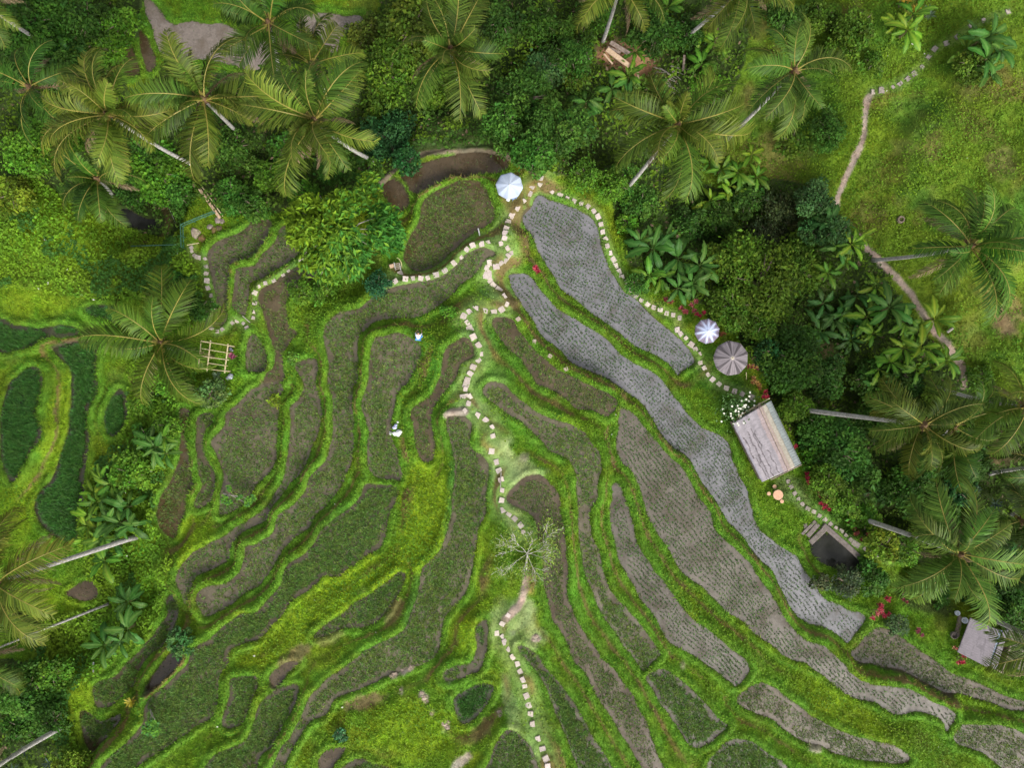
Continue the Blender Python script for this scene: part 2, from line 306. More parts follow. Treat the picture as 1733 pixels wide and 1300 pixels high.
(-3.0,'bare',0,[(514,28),(552,23),(582,30),(608,27),(616,40),(592,51),(572,66),(575,84),(554,84),(542,60),(511,58),(504,48)]),
(-3.3,'brown3',0,[(208,81),(221,74),(236,112),(232,124),(213,124)]),
(-3.1,'brown3',0,[(236,56),(246,58),(264,102),(254,119),(244,102)]),
(-1.0,'pond',0,[(1402,902),(1425,922),(1464,955),(1462,964),(1445,972),(1412,960),(1384,947),(1372,927),(1380,918)]),
(-5.0,'pond',0,[(201,361),(216,353),(241,368),(267,373),(271,383),(239,387),(211,378)]),
(3.4,'green',90,[(806,1066),(821,1051),(825,1077),(823,1102),(811,1135),(798,1140),(757,1153),(752,1140),(765,1132),(796,1125),(808,1097)]),
(3.3,'tall2',60,[(768,1183),(793,1166),(818,1158),(834,1163),(829,1181),(821,1196),(806,1214),(785,1224),(773,1206)]),
(2.9,'brown3',30,[(542,1290),(557,1272),(582,1267),(580,1275),(567,1292),(557,1305),(545,1310)]),
(3.0,'green',30,[(582,1300),(603,1287),(628,1292),(659,1300),(680,1335),(560,1335)]),
]
# kind: mud colour, clump spacing, blades, blade length, blade colour, keep
KIND = {
'flood':((.205,.204,.216),.29,8,.14,(.042,.095,.018),.97),
'flood2':((.165,.145,.124),.285,8,.155,(.046,.108,.018),.96),
'mid':((.155,.135,.105),.24,12,.19,(.072,.13,.02),.94),
'mid2':((.14,.12,.095),.25,10,.18,(.066,.125,.018),.9),
'mid2g':((.13,.115,.08),.22,13,.2,(.072,.13,.02),.94),
'green':((.095,.08,.05),.21,14,.22,(.062,.122,.018),.96),
'brown':((.115,.088,.052),.24,10,.18,(.066,.112,.018),.9),
'brown2':((.12,.088,.058),.24,9,.17,(.058,.105,.016),.93),
'brown3':((.11,.08,.055),.4,4,.14,(.06,.08,.025),.5),
'tall':((.05,.05,.025),.2,15,.30,(.03,.098,.013),.98),
'tall2':((.05,.055,.025),.2,13,.28,(.03,.09,.012),.98),
'bare':((.3,.25,.21),.45,3,.1,(.06,.08,.03),.25),
'pond':((.03,.03,.025),0,0,0,(0,0,0),0),
}
# ground levels away from the paddies
CTRL = [(785,690,2.6),(830,750,2.9),(850,830,3.1),(890,980,3.5),(870,1060,3.7),(890,1160,4.0),(925,1300,4.7),(800,620,2.3),(790,540,1.9),(850,510,1.5),(840,440,1.1),(865,400,.9),(880,350,.5),(915,305,.1),(862,330,.2),(720,620,2.2),(690,760,2.1),(700,850,2.2),(720,900,2.3),(640,980,1.8),(520,1060,1.7),(600,1240,3.0),(700,1200,3.3),(750,1240,3.5),(650,1270,3.2),(790,1280,4.0),(840,980,3.3),(960,660,2.0),
(1210,640,-.9),(1240,600,-1),(1200,560,-1.1),(1330,830,-.9),(1380,870,-.9),(1450,925,-1),(1500,960,-1.1),(1550,1040,-1.1),(1660,1080,-1.2),(1733,1120,-1.2),(1100,522,-1),(1150,545,-1),(1040,420,-1.1),(1000,345,-1.0),(1290,750,-1),(1320,790,-1),
(1060,380,-2),(1130,440,-3),(1280,380,-6),(1200,370,-5.5),(1300,480,-5),(1390,560,-5),(1420,680,-5.5),(1440,760,-5),(1500,850,-5),(1600,900,-4.5),(1700,960,-4),(1330,640,-3),(1380,740,-3),(1000,250,-3.5),(1060,170,-4),(1150,280,-5),(1250,560,-2.5),(1440,880,-2),(1540,970,-2.4),
(1420,340,-2),(1450,420,-2.2),(1550,530,-2.2),(1630,640,-2.4),(1500,150,-.5),(1466,180,-1.2),(1600,250,.5),(1700,400,1),(1733,100,1.5),(1733,600,0),(1650,500,-.3),(1350,200,-2.5),(1330,60,-2),(1550,50,-.3),(1850,300,2.5),(1850,700,-1),(1850,1000,-2),(1850,1250,-1.5),
(640,220,-3.5),(760,150,-3.5),(900,150,-4),(500,370,-1.5),(420,330,-2.5),(300,370,-4),(335,372,-1.6),(360,385,-1.4),(330,410,-1.5),(100,200,-3),(0,0,-3),(350,-80,-3),(640,60,-3),(900,0,-3.5),(1100,30,-3),(-100,-100,-2),(580,420,-.7),(600,480,-.4),(1100,-100,-2),(1700,-100,2),
(100,400,-2),(0,400,-2),(230,450,-2.3),(300,500,-1.8),(335,600,-1.4),(390,600,-1.0),(250,650,-2.3),(230,750,-2.6),(250,850,-2.4),(230,940,-2.5),(250,1000,-2.2),(150,1080,-2.8),(60,1200,-3.5),(0,1300,-4),(0,900,-2.8),(-100,700,-2),(50,1050,-3),(-100,1300,-4),(100,1320,-3)]

def inpoly(x, y, P):
    P = np.asarray(P); r = np.zeros(np.shape(x), bool)
    x1, y1 = P[-1]
    for x2, y2 in P:
        c = (y1 > y) != (y2 > y)
        with np.errstate(divide='ignore', invalid='ignore'):
            r ^= c & (x < (x2-x1)*(y-y1)/((y2-y1) if y2 != y1 else 1e-9)+x1)
        x1, y1 = x2, y2
    return r
def segdist(x, y, P, closed=True):
    P = np.asarray(P); d2 = np.full(np.shape(x), 1e9)
    Q = np.roll(P, -1, 0) if closed else P[1:]
    A = P if closed else P[:-1]
    for (ax, ay), (bx, by) in zip(A, Q):
        vx, vy = bx-ax, by-ay; L = vx*vx+vy*vy+1e-12
        t = np.clip(((x-ax)*vx+(y-ay)*vy)/L, 0, 1)
        d2 = np.minimum(d2, (x-ax-t*vx)**2+(y-ay-t*vy)**2)
    return np.sqrt(d2)
def crom(P, k=3, closed=True):
    P = np.asarray(P, float); n = len(P); out = []
    for i in range(n if closed else n-1):
        g = lambda j: P[j % n] if closed else P[min(max(j, 0), n-1)]
        p0, p1, p2, p3 = g(i-1), g(i), g(i+1), g(i+2)
        for a in range(k):
            t = a/k
            out.append(.5*(2*p1+(p2-p0)*t+(2*p0-5*p1+4*p2-p3)*t*t+(3*p1-p0-3*p2+p3)*t**3))
    if not closed: out.append(P[-1])
    return np.array(out)

# ------------------------------------------------------------------ stepping stone paths (photo points)
STONES = [
('garden path along the outer flooded paddy',[(934,324),(947,330),(960,335),(971,340),(983,344),(995,349),(1005,357),(1012,366),(1017,379),(1020,392),(1025,404),(1028,416),(1033,428),(1038,439),(1042,450),(1047,460),(1052,469),(1059,479),(1067,490),(1075,499),(1085,508),(1096,515),(1106,520),(1117,524),(1128,530),(1139,533),(1150,538),(1146,558),(1152,565),(1161,572),(1170,583),(1177,591),(1184,599),(1185,614),(1192,623),(1198,634),(1206,642),(1217,650),(1229,657),(1243,662),(1256,667),(1271,672)],.5),
('winding ridge path below the white parasol',[(916,301),(914,311),(901,316),(896,327),(886,340),(876,352),(866,364),(860,376),(857,386),(855,394),(854,403),(848,412),(859,420),(865,428),(859,434),(855,441),(848,445),(840,451),(829,445),(824,453),(825,464),(829,475),(834,483),(844,490),(853,501),(858,515),(849,524),(836,528),(821,526),(805,522),(794,527),(785,535),(791,546),(795,556),(801,570),(810,584),(814,599),(810,610),(801,621),(796,632),(791,643),(789,651),(788,659),(783,672),(789,670),(795,671),(793,683),(787,695),(808,703),(822,711),(833,723),(834,738),(832,764),(840,782),(845,797),(848,812),(850,830),(849,847),(852,863),(862,870),(871,878),(881,889),(886,901)],.55),
('lower ridge path below the bare tree',[(860,1042),(850,1056),(841,1072),(851,1078),(854,1087),(861,1099),(869,1111),(876,1124),(880,1137),(885,1151),(888,1162),(891,1178),(894,1194),(898,1209),(901,1226),(910,1251),(918,1268),(924,1285),(927,1297)],.52),
('bund path between the wooden rack and the ridge',[(826,410),(815,413),(800,415),(790,422),(780,435),(768,445),(753,458),(738,465),(724,470),(712,471),(699,471),(686,472),(677,463),(669,476),(656,480)],.5),
('bund path curving from the round yellow-green tree',[(517,429),(509,439),(488,458),(479,465),(463,474),(449,479),(438,485),(431,495),(431,513),(431,528),(429,538)],.42),
('path along the paddy beside the green railing',[(324,419),(325,425),(329,432),(333,435),(339,436),(347,438),(349,451),(349,463),(350,475),(352,487),(357,500),(360,514),(361,523),(358,536),(358,555),(368,561),(376,557),(393,546),(401,543),(412,547),(418,555)],.42),
('garden path from the hut past the pond',[(1334,815),(1339,824),(1345,835),(1351,845),(1358,853),(1367,861),(1377,866),(1387,873),(1396,880),(1405,887),(1414,894),(1423,900),(1431,907),(1440,914),(1448,921),(1464,929),(1474,934),(1488,941),(1506,948)],.48),
('grassy hillside path in the upper corner',[(1706,19),(1665,34),(1643,43),(1621,61),(1602,73),(1582,82),(1572,95),(1560,113),(1547,124),(1536,133),(1523,141),(1511,147),(1492,152),(1478,155)],.5),
]
DIRT = [[(1471,163),(1466,180),(1464,205),(1462,226),(1455,249),(1440,282),(1420,328),(1417,345)],[(1435,384),(1450,399),(1471,424),(1509,462),(1529,483),(1544,500),(1555,521),(1575,549),(1585,564),(1608,592),(1626,617),(1631,635),(1631,655)],
[(892,975),(888,1000),(880,1022),(866,1038),(856,1048)],[(757,703),(765,697),(787,696)]]
DIRT2 = [[(641,317),(659,295),(684,274),(714,262),(760,255),(836,259),(880,275),(910,295)]]
# (x, y, rx, ry, angle, colour, strength) patches of the ground's own colour
PALE=(.21,.26,.105); ROCK=(.32,.265,.22); BRN=(.13,.095,.045); YEL=(.155,.24,.010); DKG=(.034,.10,.014); OLV=(.10,.10,.022); RED=(.3,.16,.09)
PATCH = [(850,770,26,40,-20,PALE,1),(880,800,40,25,20,PALE,.9),(868,860,18,45,0,PALE,.8),(880,1050,26,40,20,PALE,.9),(905,1080,18,22,0,PALE,.7),(845,1050,14,40,10,PALE,.7),(865,1200,14,60,-10,PALE,.6),(895,1280,16,40,-15,PALE,.6),(805,690,25,14,0,PALE,.7),(850,400,16,50,15,PALE,.3),(840,640,22,26,0,PALE,.35),
(690,1130,13,9,-35,ROCK,1),(668,1142,9,6,-20,ROCK,.9),(718,1180,7,12,-30,ROCK,.9),(755,1230,9,10,0,ROCK,1),(680,1170,3,8,0,ROCK,.7),(731,1208,4,8,0,ROCK,.7),(845,1207,6,8,0,ROCK,.8),(780,1290,22,9,-35,ROCK,.9),(760,1143,9,12,0,ROCK,.5),(907,1080,8,8,0,ROCK,.9),(610,998,13,7,-20,ROCK,.5),(887,775,10,10,0,ROCK,.5),(1380,1263,12,11,0,ROCK,.7),(1155,1125,5,8,0,ROCK,.4),(866,1072,7,5,0,ROCK,.6),(848,1290,20,5,-45,ROCK,.5),
(620,1188,42,14,-15,BRN,.9),(500,1110,35,14,-35,BRN,.8),(560,1080,30,12,-25,BRN,.5),(810,1240,40,14,-40,BRN,.8),(668,1035,16,28,15,BRN,.7),(1060,100,55,28,20,RED,.85),(1110,135,25,12,10,RED,.6),(1700,545,20,30,-30,BRN,1),(1720,520,14,30,-30,RED,.4),(1395,590,18,16,0,BRN,.6),(1700,770,25,20,0,BRN,.8),(1500,290,40,34,0,OLV,.8),(1530,250,26,18,0,BRN,.5),(1650,210,50,26,30,OLV,.7),(1700,270,30,30,0,BRN,.5),(1470,370,30,34,0,OLV,.8),(1640,570,30,40,0,OLV,.5),(1310,90,20,20,0,BRN,.3),
(715,880,48,110,12,YEL,1),(560,1010,100,36,-32,YEL,.95),(640,970,50,34,-30,YEL,.9),(470,1080,60,26,-40,YEL,.7),(700,1240,90,50,0,YEL,.7),(330,905,30,40,20,YEL,.8),(420,830,14,30,30,YEL,.4),(320,950,20,40,0,YEL,.7),(100,720,24,90,10,YEL,.8),(60,510,90,26,-5,YEL,.6),(100,400,120,70,0,YEL,.75),(40,860,40,60,0,YEL,.7),(80,1010,90,30,0,YEL,.6),(130,1180,30,90,10,YEL,.7),(250,960,26,90,0,YEL,.6),(1430,1200,110,22,33,YEL,.7),(1300,1080,90,18,35,YEL,.4),(1640,1190,70,16,20,YEL,.5),(820,940,22,70,0,YEL,.5),(790,1080,30,40,0,YEL,.7),(975,720,30,30,0,YEL,.4),(1520,230,60,90,0,YEL,.25),(1440,260,40,90,0,YEL,.3),
(828,496,20,11,10,DKG,1),(700,1030,14,80,10,DKG,.7),(765,850,10,130,5,DKG,.8),(1080,880,20,90,-15,DKG,.2),(560,890,26,60,35,DKG,.4),(1560,200,60,40,0,DKG,.5),(1370,230,50,60,0,DKG,.4),(1250,690,40,40,0,DKG,.6),(1220,640,60,40,35,DKG,.6),(1400,870,60,14,38,DKG,.7),(1340,830,40,24,40,(.075,.105,.03),.8),(1560,1010,70,24,25,(.045,.06,.018),.8),(1690,1130,60,14,20,DKG,.5),(720,620,30,50,25,(.055,.16,.014),.7),(835,600,40,70,-20,(.06,.165,.014),.6)]
JUNGLE = [[(-150,-150),(235,-150),(240,60),(205,80),(225,160),(330,330),(300,400),(200,385),(60,300),(-150,300)],
[(250,150),(300,112),(430,125),(500,95),(580,92),(640,20),(660,-150),(1320,-150),(1260,130),(1200,230),(1190,320),(1040,330),(980,305),(905,285),(850,250),(760,247),(690,262),(640,300),(560,340),(470,360),(380,372),(330,330)],
[(1040,335),(1100,300),(1190,320),(1300,300),(1400,330),(1440,390),(1500,470),(1560,560),(1620,640),(1733,690),(1900,720),(1900,1060),(1720,1050),(1600,985),(1500,935),(1420,850),(1362,790),(1330,720),(1300,665),(1272,600),(1230,535),(1180,522),(1140,505),(1090,470),(1060,430),(1045,380)],
[(-150,1120),(70,1110),(100,1200),(110,1400),(-150,1400)]]
LUSH = [[(-150,290),(90,295),(200,380),(310,395),(322,430),(345,470),(352,545),(335,560),(250,510),(140,500),(-150,475)],
[(225,600),(335,600),(330,660),(300,690),(290,780),(270,850),(262,890),(288,920),(285,990),(250,1090),(200,1115),(150,1150),(120,1185),(138,1240),(150,1290),(140,1400),(100,1400),(95,1200),(60,1110),(60,1060),(160,1020),(165,985),(135,930),(145,835),(170,775),(200,740),(215,690)]]
HILL = [[(1300,-150),(1900,-150),(1900,700),(1733,690),(1620,640),(1560,560),(1440,390),(1400,330),(1290,300),(1195,320),(1230,190)]]
# ------------------------------------------------------------------ terrain heights
polys = []                       # (z, kind, angle, world outline)
for z, kind, ang, pts in PADDY:
    P = np.array([W(x, y, z) for x, y in pts]); P = crom(P, 3)
    wob = (vn(P[:, 0], P[:, 1], 1.3, 5, 3)-.5)*.42
    nrm = np.roll(P, -1, 0)-np.roll(P, 1, 0); nrm = np.stack([nrm[:, 1], -nrm[:, 0]], 1)
    nrm /= np.linalg.norm(nrm, axis=1)[:, None]+1e-9
    area = .5*np.sum(P[:, 0]*np.roll(P[:, 1], -1)-np.roll(P[:, 0], -1)*P[:, 1])
    if area < 0: nrm = -nrm      # outward normal
    polys.append((z, kind, ang, P+nrm*wob[:, None], nrm))
S = []
for z, kind, ang, P, nrm in polys:
    st = np.concatenate([[0], np.cumsum(np.linalg.norm(np.diff(P, axis=0), axis=1))])
    k = np.searchsorted(st, np.arange(0, st[-1], 1.2)); k = np.clip(k, 0, len(P)-1)
    S += [(P[i, 0], P[i, 1], z, 1.0) for i in k]
for px, py, z in CTRL: S.append((*W(px, py, z), z, 2.5))
S = np.array(S)
def shepard(x, y):
    out = np.empty(x.shape)
    f = x.ravel(); g = y.ravel(); o = out.ravel()
    for a in range(0, len(f), 4000):
        d2 = (f[a:a+4000, None]-S[None, :, 0])**2+(g[a:a+4000, None]-S[None, :, 1])**2+.08
        w = S[None, :, 3]/d2**2.1
        o[a:a+4000] = (w*S[None, :, 2]).sum(1)/w.sum(1)
    return o.reshape(x.shape)
ST = .13; XM, YM = 57.0, 44.0
cx = np.arange(-XM, XM+ST/2, ST); cy = np.arange(-YM, YM+ST/2, ST)
qx = np.arange(-XM-1, XM+1.01, .4); qy = np.arange(-YM-1, YM+1.01, .4)
QX, QY = np.meshgrid(qx, qy); QZ = shepard(QX, QY)
def bil(A, x0, y0, st, x, y):
    u = np.clip((x-x0)/st, 0, A.shape[1]-1.001); v = np.clip((y-y0)/st, 0, A.shape[0]-1.001)
    i = u.astype(int); j = v.astype(int); u = u-i; v = v-j
    return (A[j, i]*(1-u)+A[j, i+1]*u)*(1-v)+(A[j+1, i]*(1-u)+A[j+1, i+1]*u)*v
GX, GY = np.meshgrid(cx, cy)
base = bil(QZ, qx[0], qy[0], .4, GX, GY)
def pxy(x, y, z): return x*F/(H-z)+866.5, 650-y*F/(H-z)
PX, PY = pxy(GX, GY, base)
warp = (vn(GX, GY, 2.5, 91, 3)-.5)*34; warp2 = (vn(GX, GY, 2.5, 92, 3)-.5)*34
def region(L):
    r = np.zeros(GX.shape, bool)
    for P in L: r |= inpoly(PX+warp, PY+warp2, P)
    return r
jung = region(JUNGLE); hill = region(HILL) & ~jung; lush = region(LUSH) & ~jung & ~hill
inside = np.full(GX.shape, -1, int); da = np.full(GX.shape, 9.0); za = np.zeros(GX.shape)
lip = np.full(GX.shape, -99.0); bed = np.zeros(GX.shape)
nb = vn(GX, GY, 1.1, 31, 3)
for k, (z, kind, ang, P, nrm) in enumerate(polys):
    m = 1.9
    i0, i1 = np.searchsorted(cx, [P[:, 0].min()-m, P[:, 0].max()+m]); j0, j1 = np.searchsorted(cy, [P[:, 1].min()-m, P[:, 1].max()+m])
    if i1 <= i0 or j1 <= j0: continue
    sl = (slice(j0, j1), slice(i0, i1)); x = GX[sl]; y = GY[sl]
    d = segdist(x, y, P); ins = inpoly(x, y, P); n_ = nb[sl]
    out = ~ins & (inside[sl] < 0)
    nearer = out & (d < da[sl])
    da[sl] = np.where(nearer, d, da[sl]); za[sl] = np.where(nearer, z, za[sl])
    hgt = .27+.5*(n_-.5) if kind not in ('bare', 'pond') else .15
    L = np.where(d < 1.75, z-.05+hgt*ss(0, .34, d)-2.2*ss(.45, 1.7, d), -99)
    lip[sl] = np.where(~ins, np.maximum(lip[sl], L), lip[sl])
    inside[sl] = np.where(ins, k, inside[sl])
    bed[sl] = np.where(ins, z-.05-.25*ss(0, .3, d), bed[sl])
rough = (vn(GX, GY, 1.3, 3, 3)-.5)*.22+(vn(GX, GY, .45, 4, 2)-.5)*.2
wild = (jung | lush | hill)
fade = ss(.3, 1.6, da)
z_ = base+rough*(.25+.75*fade)+np.where(wild, (vn(GX, GY, 5, 8, 3)-.5)*1.0*fade, 0)
z_ = np.maximum(z_, np.where(da < 1.85, lip+rough*.3*ss(.1, .4, da), -99))
GZ = np.where(inside >= 0, bed, z_)
def gz(x, y): return float(bil(GZ, cx[0], cy[0], ST, np.array([x]), np.array([y]))[0])
def PW(px, py, dz=0.0):
    """world point of photo pixel (px, py) that floats dz above the ground there"""
    z = 0.0
    for _ in range(8):
        x, y = W(px, py, z+dz); z = gz(x, y)
    return x, y, z
def PWP(px, py):
    x, y, z = PW(px, py); return Vector((x, y, z))

# ------------------------------------------------------------------ ground colours
n1 = vn(GX, GY, 7, 41, 4); n2 = vn(GX, GY, 1.6, 42, 4); n3 = vn(GX, GY, .5, 43, 2)
C = np.zeros(GX.shape+(3,)); C[:] = (.086, .162, .009)
C = mix(C, (.135, .185, .009), ss(.45, .7, n1)*.8)
C = mix(C, (.060, .148, .010), ss(.45, .7, n2)*.7)
C = mix(C, (.12, .12, .03), ss(.6, .8, vn(GX, GY, 2.3, 44, 4))*.35)
lo = ss(.10, .32, base-za)*(da < 1.9)
bund = (1-ss(.55, 1.05, da))*(1-.9*lo)
C = mix(C, (.070, .165, .014), bund*.7*ss(.15, .5, n2))
C = mix(C, (.075, .10, .03), lush*0.0)
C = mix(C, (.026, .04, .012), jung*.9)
C = mix(C, (.075, .115, .010), lush*.55)
C = mix(C, (.090, .138, .011), hill*.7)
C = mix(C, (.125, .11, .03), hill*ss(.5, .72, vn(GX, GY, 3.5, 47, 4))*.8)
C = mix(C, (.045, .12, .011), hill*ss(.52, .68, vn(GX, GY, 4.5, 48, 4))*.8)
LAWN = np.zeros(GX.shape); BARE = np.zeros(GX.shape)
def blob(px, py, rx, ry, ang, jit):
    a = R(ang); dx = PX-px; dy = PY-py
    u = (dx*math.cos(a)+dy*math.sin(a))/rx; v = (-dx*math.sin(a)+dy*math.cos(a))/ry
    return 1-ss(.55, 1.25, np.sqrt(u*u+v*v)+(jit-.5)*1.1)
for px, py, rx, ry, ang, c, st in PATCH:
    j = vn(GX, GY, max(.5, min(rx, ry)*.04), 60+int(px) % 7, 4)
    b = blob(px, py, rx, ry, ang, j)*st
    C = mix(C, c, b)
    if c is PALE: LAWN = np.maximum(LAWN, b)
    if c in (ROCK, BRN, RED): BARE = np.maximum(BARE, b)
# worn lawn beside the slabs, bare soil on the dirt paths
for nm, pts, s in STONES:
    P = np.array([PW(x, y)[:2] for x, y in pts])
    m = 2.2; i0, i1 = np.searchsorted(cx, [P[:, 0].min()-m, P[:, 0].max()+m]); j0, j1 = np.searchsorted(cy, [P[:, 1].min()-m, P[:, 1].max()+m])
    sl = (slice(j0, j1), slice(i0, i1))
    d = np.full(GX[sl].shape, 9.0)
    for a, b in zip(P[:-1], P[1:]):
        if np.hypot(*(a-b)) < 2.2: d = np.minimum(d, segdist(GX[sl], GY[sl], [a, b], False))
    amt = (1-ss(.3, 1.7 if 'ridge' in nm else .7, d+(n2[sl]-.5)*.6))*(.75 if 'ridge' in nm else .45)
    C[sl] = mix(C[sl], (.145, .22, .06), amt); LAWN[sl] = np.maximum(LAWN[sl], amt)
for L, w, c in [(DIRT[:2], .25, (.29, .225, .18)), (DIRT[2:], .30, (.25, .195, .155)), (DIRT2, .24, (.14, .115, .075))]:
    for pts in L:
        P = crom(np.array([PW(x, y)[:2] for x, y in pts]), 4, False)
        d = segdist(GX, GY, P, False)
        b = 1-ss(w*.7, w*1.5, d+(n3-.5)*.2+(n2-.5)*.15)
        C = mix(C, c, b); BARE = np.maximum(BARE, b)
# bare or dry-grass risers on the uphill side of each paddy, wet mud line at its edge
up = lo*(1-ss(.95, 1.85, da+(n2-.5)*.7))*ss(.24, .48, nb+.16)
dry = vn(GX, GY, 1.5, 77, 3)[..., None]
C = C*(1-up[..., None]*.95)+up[..., None]*.95*(np.array((.15, .12, .032))*dry+np.array((.105, .075, .036))*(1-dry))
C = mix(C, (.05, .038, .024), (1-ss(.02, .15, da+(n3-.5)*.10))*.8)
C = np.where(inside[..., None] >= 0, (.07, .055, .04), C*1.12)
n4 = vn(GX, GY, .42, 45, 2); C *= ((.78+.44*n2)*(.72+.56*n4))[..., None]
C[..., 0] *= (.88+.24*vn(GX, GY, .8, 46, 2))
# ------------------------------------------------------------------ terrain mesh with stretched skirt to the horizon
g = [2.0*1.45**k for k in range(1, 17)]; acc = np.cumsum(g)
xs = np.concatenate([-(XM+acc[::-1]), cx, XM+acc]); ys = np.concatenate([-(YM+acc[::-1]), cy, YM+acc])
TX, TY = np.meshgrid(xs, ys)
e = len(acc)
TZ = np.pad(GZ, e, 'edge'); TC = np.pad(C, ((e, e), (e, e), (0, 0)), 'edge')
off = np.maximum(np.maximum(abs(TX)-XM, abs(TY)-YM), 0)
TZ = TZ*(1-ss(0, 14, off))+ss(0, 14, off)*(vn(TX, TY, 40, 9, 2)-.5)*10
TC = TC*(1-ss(0, 2.5, off))[..., None]+ss(0, 2.5, off)[..., None]*np.array((.04, .07, .015))
ny, nx = TX.shape
idx = np.arange(nx*ny).reshape(ny, nx)
quads = np.stack([idx[:-1, :-1], idx[:-1, 1:], idx[1:, 1:], idx[1:, :-1]], -1).reshape(-1, 4)
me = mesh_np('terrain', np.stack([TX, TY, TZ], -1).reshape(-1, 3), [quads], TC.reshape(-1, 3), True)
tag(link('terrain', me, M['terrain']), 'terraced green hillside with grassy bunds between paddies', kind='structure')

# ------------------------------------------------------------------ paddy sheets and seedlings
def sheet(P, nrm, z):
    import bmesh
    Q = P+nrm*.12
    bm = bmesh.new(); vs = [bm.verts.new((x, y, z)) for x, y in Q]
    bm.faces.new(vs); bmesh.ops.triangulate(bm, faces=bm.faces)
    for f in bm.faces:
        if f.normal.z < 0: f.normal_flip()
    me = bpy.data.meshes.new('paddy'); bm.to_mesh(me); bm.free(); return me
def blades(bx, by, bz, az, ln, lean, wd, col):
    """one triangle per blade"""
    n = len(bx); c, s_ = np.cos(az), np.sin(az)
    V = np.empty((n, 3, 3), np.float32)
    V[:, 0] = np.stack([bx-s_*wd, by+c*wd, bz], 1); V[:, 1] = np.stack([bx+s_*wd, by-c*wd, bz], 1)
    V[:, 2] = np.stack([bx+c*ln*np.sin(lean), by+s_*ln*np.sin(lean), bz+ln*np.cos(lean)], 1)
    cc = np.repeat(col[:, None], 3, 1).copy(); cc[:, 2] *= 1.25
    return V.reshape(-1, 3), np.arange(3*n).reshape(-1, 3), cc.reshape(-1, 3)
def leaves(c, az, tilt, ln, wd, col, roll=None):
    """bent diamond leaves (two triangles each) whose axis runs along az, tipped by tilt"""
    n = len(c); ca, sa = np.cos(az), np.sin(az); ct, st = np.cos(tilt), np.sin(tilt)
    ax = np.stack([ca*ct, sa*ct, st], 1); sd = np.stack([-sa, ca, np.zeros(n)], 1)
    if roll is not None:
        up_ = np.cross(ax, sd); sd = sd*np.cos(roll)[:, None]+up_*np.sin(roll)[:, None]
    V = np.empty((n, 4, 3), np.float32)
    V[:, 0] = c-ax*ln[:, None]*.5; V[:, 2] = c+ax*ln[:, None]*.5
    md = c+ax*ln[:, None]*.05
    V[:, 1] = md+sd*wd[:, None]; V[:, 3] = md-sd*wd[:, None]
    V[:, 1, 2] += wd*.35; V[:, 3, 2] += wd*.35; V[:, 2, 2] -= ln*.08
    i = np.arange(n)*4
    f = np.concatenate([np.stack([i, i+1, i+2], 1), np.stack([i, i+2, i+3], 1)])
    return V.reshape(-1, 3), f, np.repeat(col[:, None], 4, 1).reshape(-1, 3)
LM = []   # landmarks for the paddies' labels come later
paddy_objs = []
for k, (z, kind, ang, P, nrm) in enumerate(polys):
    mud, sp, nb_, bl, bc, keep = KIND[kind]
    me = sheet(P, nrm, z)
    nm = 'pond_water' if kind == 'pond' else 'paddy_water'
    o = link(nm, me, M['water' if kind == 'pond' else 'mud']); tn = (.68 if kind == 'flood' else .58)*(.92+.16*random.random()); tk = (1, 1, 1) if kind in ('flood', 'bare', 'pond') else (1.0, .98, .88) if kind == 'flood2' else (1.02, .99, .76); o.color = (*[c*tn*q for c, q in zip(mud, tk)], 1)
    tag(o, None, None, 'rice paddies on the terraces' if kind != 'pond' else None, 'structure'); paddy_objs.append((o, kind, P, z))
    if not sp: continue
    a = R(ang); u = np.array((math.cos(a), math.sin(a))); v = np.array((-u[1], u[0]))
    A = P@u; B = P@v
    gu, gv = np.meshgrid(np.arange(A.min(), A.max(), sp), np.arange(B.min(), B.max(), sp*(.88 if kind.startswith('flood') else .82)))
    gu = gu+(vn(gu, gv, 5, 21)-.5)*1.6; gv = gv+(vn(gu, gv, 5, 22)-.5)*1.6
    x = (gu*u[0]+gv*v[0]).ravel(); y = (gu*u[1]+gv*v[1]).ravel()
    fl_ = kind.startswith('flood'); ta_ = kind.startswith('tall'); jt = sp*(.08 if fl_ else .1); x += rng.normal(0, jt, x.size); y += rng.normal(0, jt, x.size)
    x0, y0, dd = x, y, None
    ins = inpoly(x, y, P); x, y = x[ins], y[ins]
    d = segdist(x, y, P)
    patch = vn(x, y, 2.2, 23+k, 3); e = .08+.24*(vn(x, y, 1.6, 29+k, 2) > .5)
    ok = (d > e) & (rng.random(x.size) < keep*ss(*((.12, .26) if fl_ else (-.2, -.1) if ta_ else (.12, .30)), patch)) & (abs(x) < 52) & (abs(y) < 40)
    x, y, patch = x[ok], y[ok], patch[ok]
    if not len(x): continue
    gr = (.7+.6*patch)*(.65+.6*rng.random(len(x)))
    n = len(x); X = np.repeat(x, nb_); Y = np.repeat(y, nb_); Gs = np.repeat(gr, nb_)
    m = n*nb_
    az = rng.random(m)*6.283; ln = bl*1.35*(.6+.7*rng.random(m))*Gs; lean = (.35 if fl_ else .45)+.75*rng.random(m)
    col = np.array(bc)*(.7+.6*rng.random(m))[:, None]*np.repeat(.6+.8*rng.random(n), nb_)[:, None]
    col[:, 0] *= .8+.5*np.repeat(rng.random(n), nb_); col *= 1.15
    r0 = .022 if kind.startswith('flood') else .05
    V, f, cc = blades(X+rng.normal(0, r0, m), Y+rng.normal(0, r0, m), np.full(m, z-.02), az, ln, lean, np.full(m, .027), col)
    so = link('rice_seedlings', mesh_np('rice_seedlings', V, [f], cc), M['rice'])
    tag(so, None, None, 'rice seedlings in the paddies', 'stuff')

